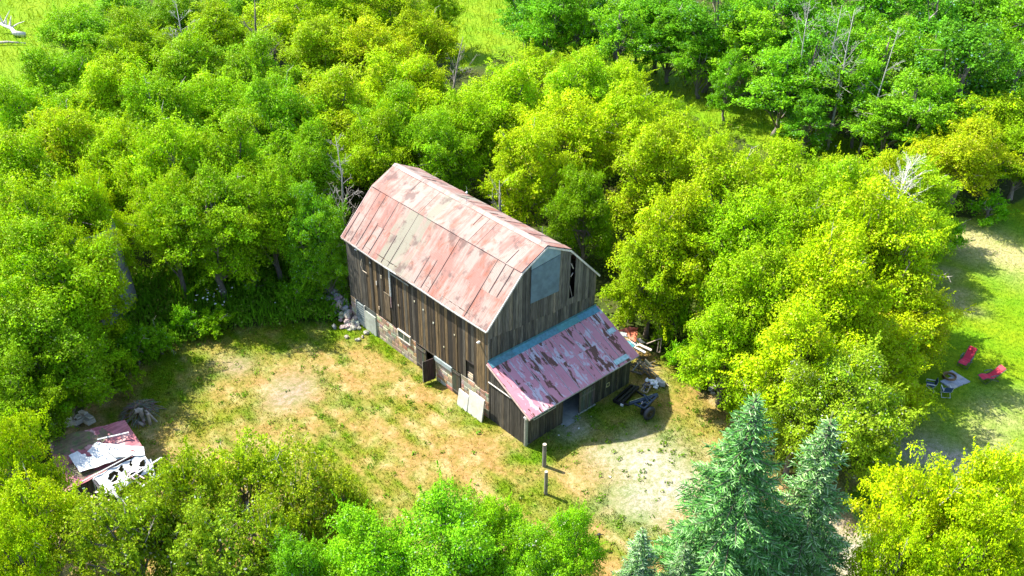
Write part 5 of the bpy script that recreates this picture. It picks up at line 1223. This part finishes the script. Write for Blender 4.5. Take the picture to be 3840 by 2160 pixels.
pole((700, 600, .9), (1010, 880, .08), .07, .05, (.45, .36, .24), 'longest thin yellowish pole reaching the dry grass')
pole((570, 690, .6), (640, 600, 1.0), .05, .05, (.32, .36, .38), 'grey-blue rod crossing the leaning poles')
pole((720, 560, 1.1), (800, 640, .7), .3, .04, (.24, .22, .17), 'wide weathered board lying across the leaning poles')
gf = empty('gate_frame', (0, 0, 0))
for a, b_ in (((740, 360, 1.3), (925, 292, 1.75)), ((925, 292, 1.75), (905, 465, .55)), ((905, 465, .55), (870, 462, .55)), ((870, 462, .55), (890, 330, 1.5))):
    mb = MB(); mb.bar(z5(*a), z5(*b_), .05, .05, (.45, .36, .30)); mb.build('bar', M_grey, gf)
tag(gf, 'thin bent gate frame standing in the shrubs past the scrap heap', 'gate frame')
def dk(mb):
    rr = random.Random(6)
    for i in range(40):
        p = z5(rr.uniform(560, 760), rr.uniform(540, 740), rr.uniform(.1, .4)); mb.bar(p, p+Vector((rr.uniform(-.6, .6), rr.uniform(-.6, .6), rr.uniform(-.1, .4))), .05, .05, rr.choice([(.05, .05, .05), (.10, .09, .07), (.16, .14, .11)]))
q = scrap_obj('debris', dk, 'dark broken laths under the leaning poles', 'debris', M_grey); q['kind'] = 'stuff'
# pale blocks by the grove
BL = [((1530, 930), .22, 'rough pale stone leftmost of the rubble by the grove'), ((1590, 890), .26, 'flat pale slab stone at the back of the rubble by the grove'), ((1640, 940), .2, 'pale stone in the middle of the rubble by the grove'), ((1690, 895), .17, 'small whitish stone touching the grove\'s leaves'), ((1835, 1045), .18, 'rounded pale stone at the foot of the hollow block'), ((1560, 975), .15, 'narrow pale stone lying at the front of the rubble')]
for i, (a, r_, lb) in enumerate(BL):
    mb = MB(); mb.rock((0, 0, r_*.3), r_, (.50, .48, .43), 40+i, .55); q = mb.build('rubble_stone', M_stone, None); q.location = z5(*a); tag(q, lb, 'stone', 'pale stones by the grove')
def hollow(c, h0, lab, rz):
    mb = MB(); L_, W_, H_ = .44, .2, .2; t_ = .035; cc_ = (.52, .51, .47)
    for (x0, x1, y0, y1) in ((0, L_, 0, t_), (0, L_, W_-t_, W_), (0, t_, t_, W_-t_), (L_/2-t_/2, L_/2+t_/2, t_, W_-t_), (L_-t_, L_, t_, W_-t_)): mb.box(x0-L_/2, x1-L_/2, y0-W_/2, y1-W_/2, 0, H_, cc_)
    q = mb.build('hollow_block', M_conc, None); q.location = (c[0], c[1], h0); q.rotation_euler = (math.radians(90), 0, rz); tag(q, lab, 'concrete block', 'stacked hollow blocks')
c = z5(1780, 1020); hollow(c, .12, 'lower hollow concrete block of the pair by the grove', math.radians(-40)); hollow(c+Vector((0, 0, 0)), .33, 'upper hollow concrete block of the pair by the grove', math.radians(-38))
mb = MB(); c = z5(1785, 985); mb.rock((0, 0, 0), .26, (.50, .49, .45), 61, .3); q = mb.build('cap_stone', M_stone, None); q.location = (c[0]-.3, c[1]-.3, .6); tag(q, 'flat stone resting on top of the hollow blocks', 'stone')

# ------------------------------------------------------------------ lawn furniture
RED = (.45, .008, .04); DK = (.03, .03, .035)
def lounger(foot, head, lab, first=[None]):
    f = Vector(foot); h = Vector(head); d = h-f; rz = math.atan2(d.y, d.x); base = (f.x, f.y, 0)
    if first[0] is None:
        o = empty('sun_lounger', base, rz); mb = MB()
        prof_ = [(0, .42), (.25, .50), (.48, .46), (.72, .38), (.95, .42), (1.2, .62), (1.45, .84), (1.66, 1.02)]
        def strip(mb, pr, w_, th, c, du=0):
            V = []; Fs = []; n = len(pr)
            for (x, z) in pr: V += [(x, -w_, z), (x, w_, z), (x, -w_, z-th), (x, w_, z-th)]
            for i in range(n-1):
                a = 4*i; Fs += [(a, a+4, a+5, a+1), (a+2, a+3, a+7, a+6), (a, a+2, a+6, a+4), (a+1, a+5, a+7, a+3)]
            Fs += [(0, 1, 3, 2), (4*n-4, 4*n-2, 4*n-1, 4*n-3)]; mb.add(V, Fs, c)
        strip(mb, prof_, .26, .025, RED); mb.build('sling', M_cloth, o)
        mb = MB(); strip(mb, [(1.40, .84), (1.46, .90), (1.58, 1.0), (1.66, 1.05)], .24, .07, (.45, .008, .03)); mb.build('headrest', M_cloth, o)
        mb = MB()
        for s_ in (-1, 1): mb.tube([(x, s_*.29, z-.01) for x, z in prof_], .018, DK, 6)
        mb.tube([(0, -.29, .41), (0, .29, .41)], .018, DK, 6); mb.tube([(1.66, -.29, 1.01), (1.66, .29, 1.01)], .018, DK, 6); mb.build('frame', M_dark, o)
        for s_ in (-1, 1):
            mb = MB(); mb.tube([(1.35, s_*.31, .02), (.30, s_*.31, .52)], .017, DK, 6); mb.tube([(.25, s_*.33, .02), (1.15, s_*.33, .62)], .017, DK, 6); mb.build('leg', M_dark, o)
            mb = MB(); mb.tube([(.5, s_*.34, .60), (.75, s_*.34, .66), (1.1, s_*.34, .64)], [.03, .035, .03], (.05, .09, .10), 7); mb.build('armrest', M_dark, o)
        mb = MB(); mb.tube([(1.35, -.31, .03), (1.35, .31, .03)], .017, DK, 6); mb.tube([(.25, -.33, .03), (.25, .33, .03)], .017, DK, 6); mb.build('floor_bar', M_dark, o)
        first[0] = o
    else:
        s0 = first[0]; o = s0.copy(); COL.objects.link(o); o.location = base; o.rotation_euler = (0, 0, rz)
        for ch in list(s0.children): c_ = ch.copy(); COL.objects.link(c_); c_.parent = o
    o.scale = (.95, 1.0, .95)
    tag(o, lab, 'lounger', 'red loungers on the lawn')
z6 = lambda a, b_, z=0.: G(3360+a*.24845, 1200+b_*.24845, z)
lounger(z6(995, 665, .4), z6(1135, 445, 1.0), 'red reclining lounger nearer the grove, head pillow upward')
lounger(z6(1275, 865, .4), z6(1545, 715, 1.0), 'red reclining lounger further right, seen side-on')
def fchair(c, rz, lab, first=[None]):
    if first[0] is None:
        o = empty('folding_chair', (c[0], c[1], 0), rz); w_ = .27; al = (.66, .68, .68); bl = (.02, .05, .13)
        for s_ in (-1, 1):
            mb = MB(); mb.tube([(s_*w_, -.26, .01), (s_*w_, .28, .42), (s_*w_, .30, .58)], .014, al, 6); mb.build('leg', M_metal, o)
            mb = MB(); mb.tube([(s_*w_, .3, .01), (s_*w_, -.22, .44), (s_*w_, -.34, .85)], .014, al, 6); mb.build('leg', M_metal, o)
            mb = MB(); mb.box(s_*w_-.03, s_*w_+.03, -.28, .30, .58, .61, (.66, .67, .67)); mb.build('armrest', M_white, o)
        mb = MB(); mb.tube([(-w_, -.26, .015), (w_, -.26, .015)], .014, al, 6); mb.tube([(-w_, .3, .015), (w_, .3, .015)], .014, al, 6); mb.build('floor_bar', M_metal, o)
        mb = MB(); mb.box(-w_+.01, w_-.01, -.2, .27, .40, .425, bl); mb.build('seat', M_cloth, o)
        mb = MB(); mb.hexa([(-w_, -.24, .50), (w_, -.24, .50), (w_, -.21, .50), (-w_, -.21, .50), (-w_, -.35, .86), (w_, -.35, .86), (w_, -.32, .86), (-w_, -.32, .86)], bl); mb.build('backrest', M_cloth, o)
        first[0] = o
    else:
        s0 = first[0]; o = s0.copy(); COL.objects.link(o); o.location = (c[0], c[1], 0); o.rotation_euler = (0, 0, rz)
        for ch in list(s0.children): c_ = ch.copy(); COL.objects.link(c_); c_.parent = o
    o.scale = (1, 1, 1); tag(o, lab, 'folding chair', 'blue folding chairs')
c = G(*[3360+775*.24845, 1200+1180*.24845]); fchair((c[0]+.15, c[1]+.25), math.radians(-48), 'blue folding chair with white frame facing the paving slabs')
c = G(*[3360+515*.24845, 1200+1070*.24845]); fchair((c[0]+.1, c[1]+.1), math.radians(30), 'blue folding chair half hidden under the grove\'s leaves')
# paving of six slabs
sa, sb, sc_, sd_ = [Vector(z6(*q, .03)) for q in ((790, 765), (1118, 940), (835, 1052), (665, 952))]
sa = sa
PL = ['far corner paving slab touching the fire ring', 'paving slab left of the far corner one', 'paving slab in the middle by the fire ring', 'paving slab at the corner nearest the loungers', 'central front paving slab, bluish', 'near corner paving slab, whitish', 'left paving slab partly under leaves']
ax = Vector(z6(1115, 940))-Vector(z6(835, 1052)); ax.z = 0; ax = ax.normalized(); ay = Vector(z6(1115, 940))-Vector(z6(850, 775)); ay.z = 0; ay = ay.normalized(); O = Vector(z6(840, 1052)); cs = Vector(z6(1118, 940)); wA = (cs-O).length/3; lB = (cs-Vector(z6(830, 775))).length/3.0
k = 0
for (i, j) in ((2, 2), (2, 1), (1, 1), (2, 0), (1, 0), (0, 0), (0, 1)):
    p = O+ax*wA*i-ay*lB*j; q = p+ax*(wA-.02); P = [p, q, q-ay*(lB-.02), p-ay*(lB-.02)]; ar = sum(P[a_][0]*P[(a_+1) % 4][1]-P[(a_+1) % 4][0]*P[a_][1] for a_ in range(4))
    if ar < 0: P = P[::-1]
    mb = MB(); g_ = rnd.choice([(.34, .36, .40), (.42, .41, .40), (.27, .30, .35)]); mb.sheet([(v_[0], v_[1], .085) for v_ in P], .12, g_); tag(mb.build('paving_slab', M_conc, None), PL[k], 'paving slab', 'slabs beside the fire ring'); k += 1
c = z6(800, 875); mb = MB(); n = 20
for k in range(n):
    a, b_ = 2*math.pi*k/n, 2*math.pi*(k+1)/n; r0, r1 = .36, .44
    mb.hexa([(r1*math.cos(a), r1*math.sin(a), 0), (r1*math.cos(b_), r1*math.sin(b_), 0), (r0*math.cos(b_), r0*math.sin(b_), 0), (r0*math.cos(a), r0*math.sin(a), 0)]+[(r*math.cos(t_), r*math.sin(t_), .22) for r, t_ in ((r1, a), (r1, b_), (r0, b_), (r0, a))], (.20, .12, .05))
q = mb.build('fire_ring', M_grey, None); q.location = (c[0], c[1], .0); tag(q, 'rusty round fire ring at the edge of the paving slabs', 'fire ring')
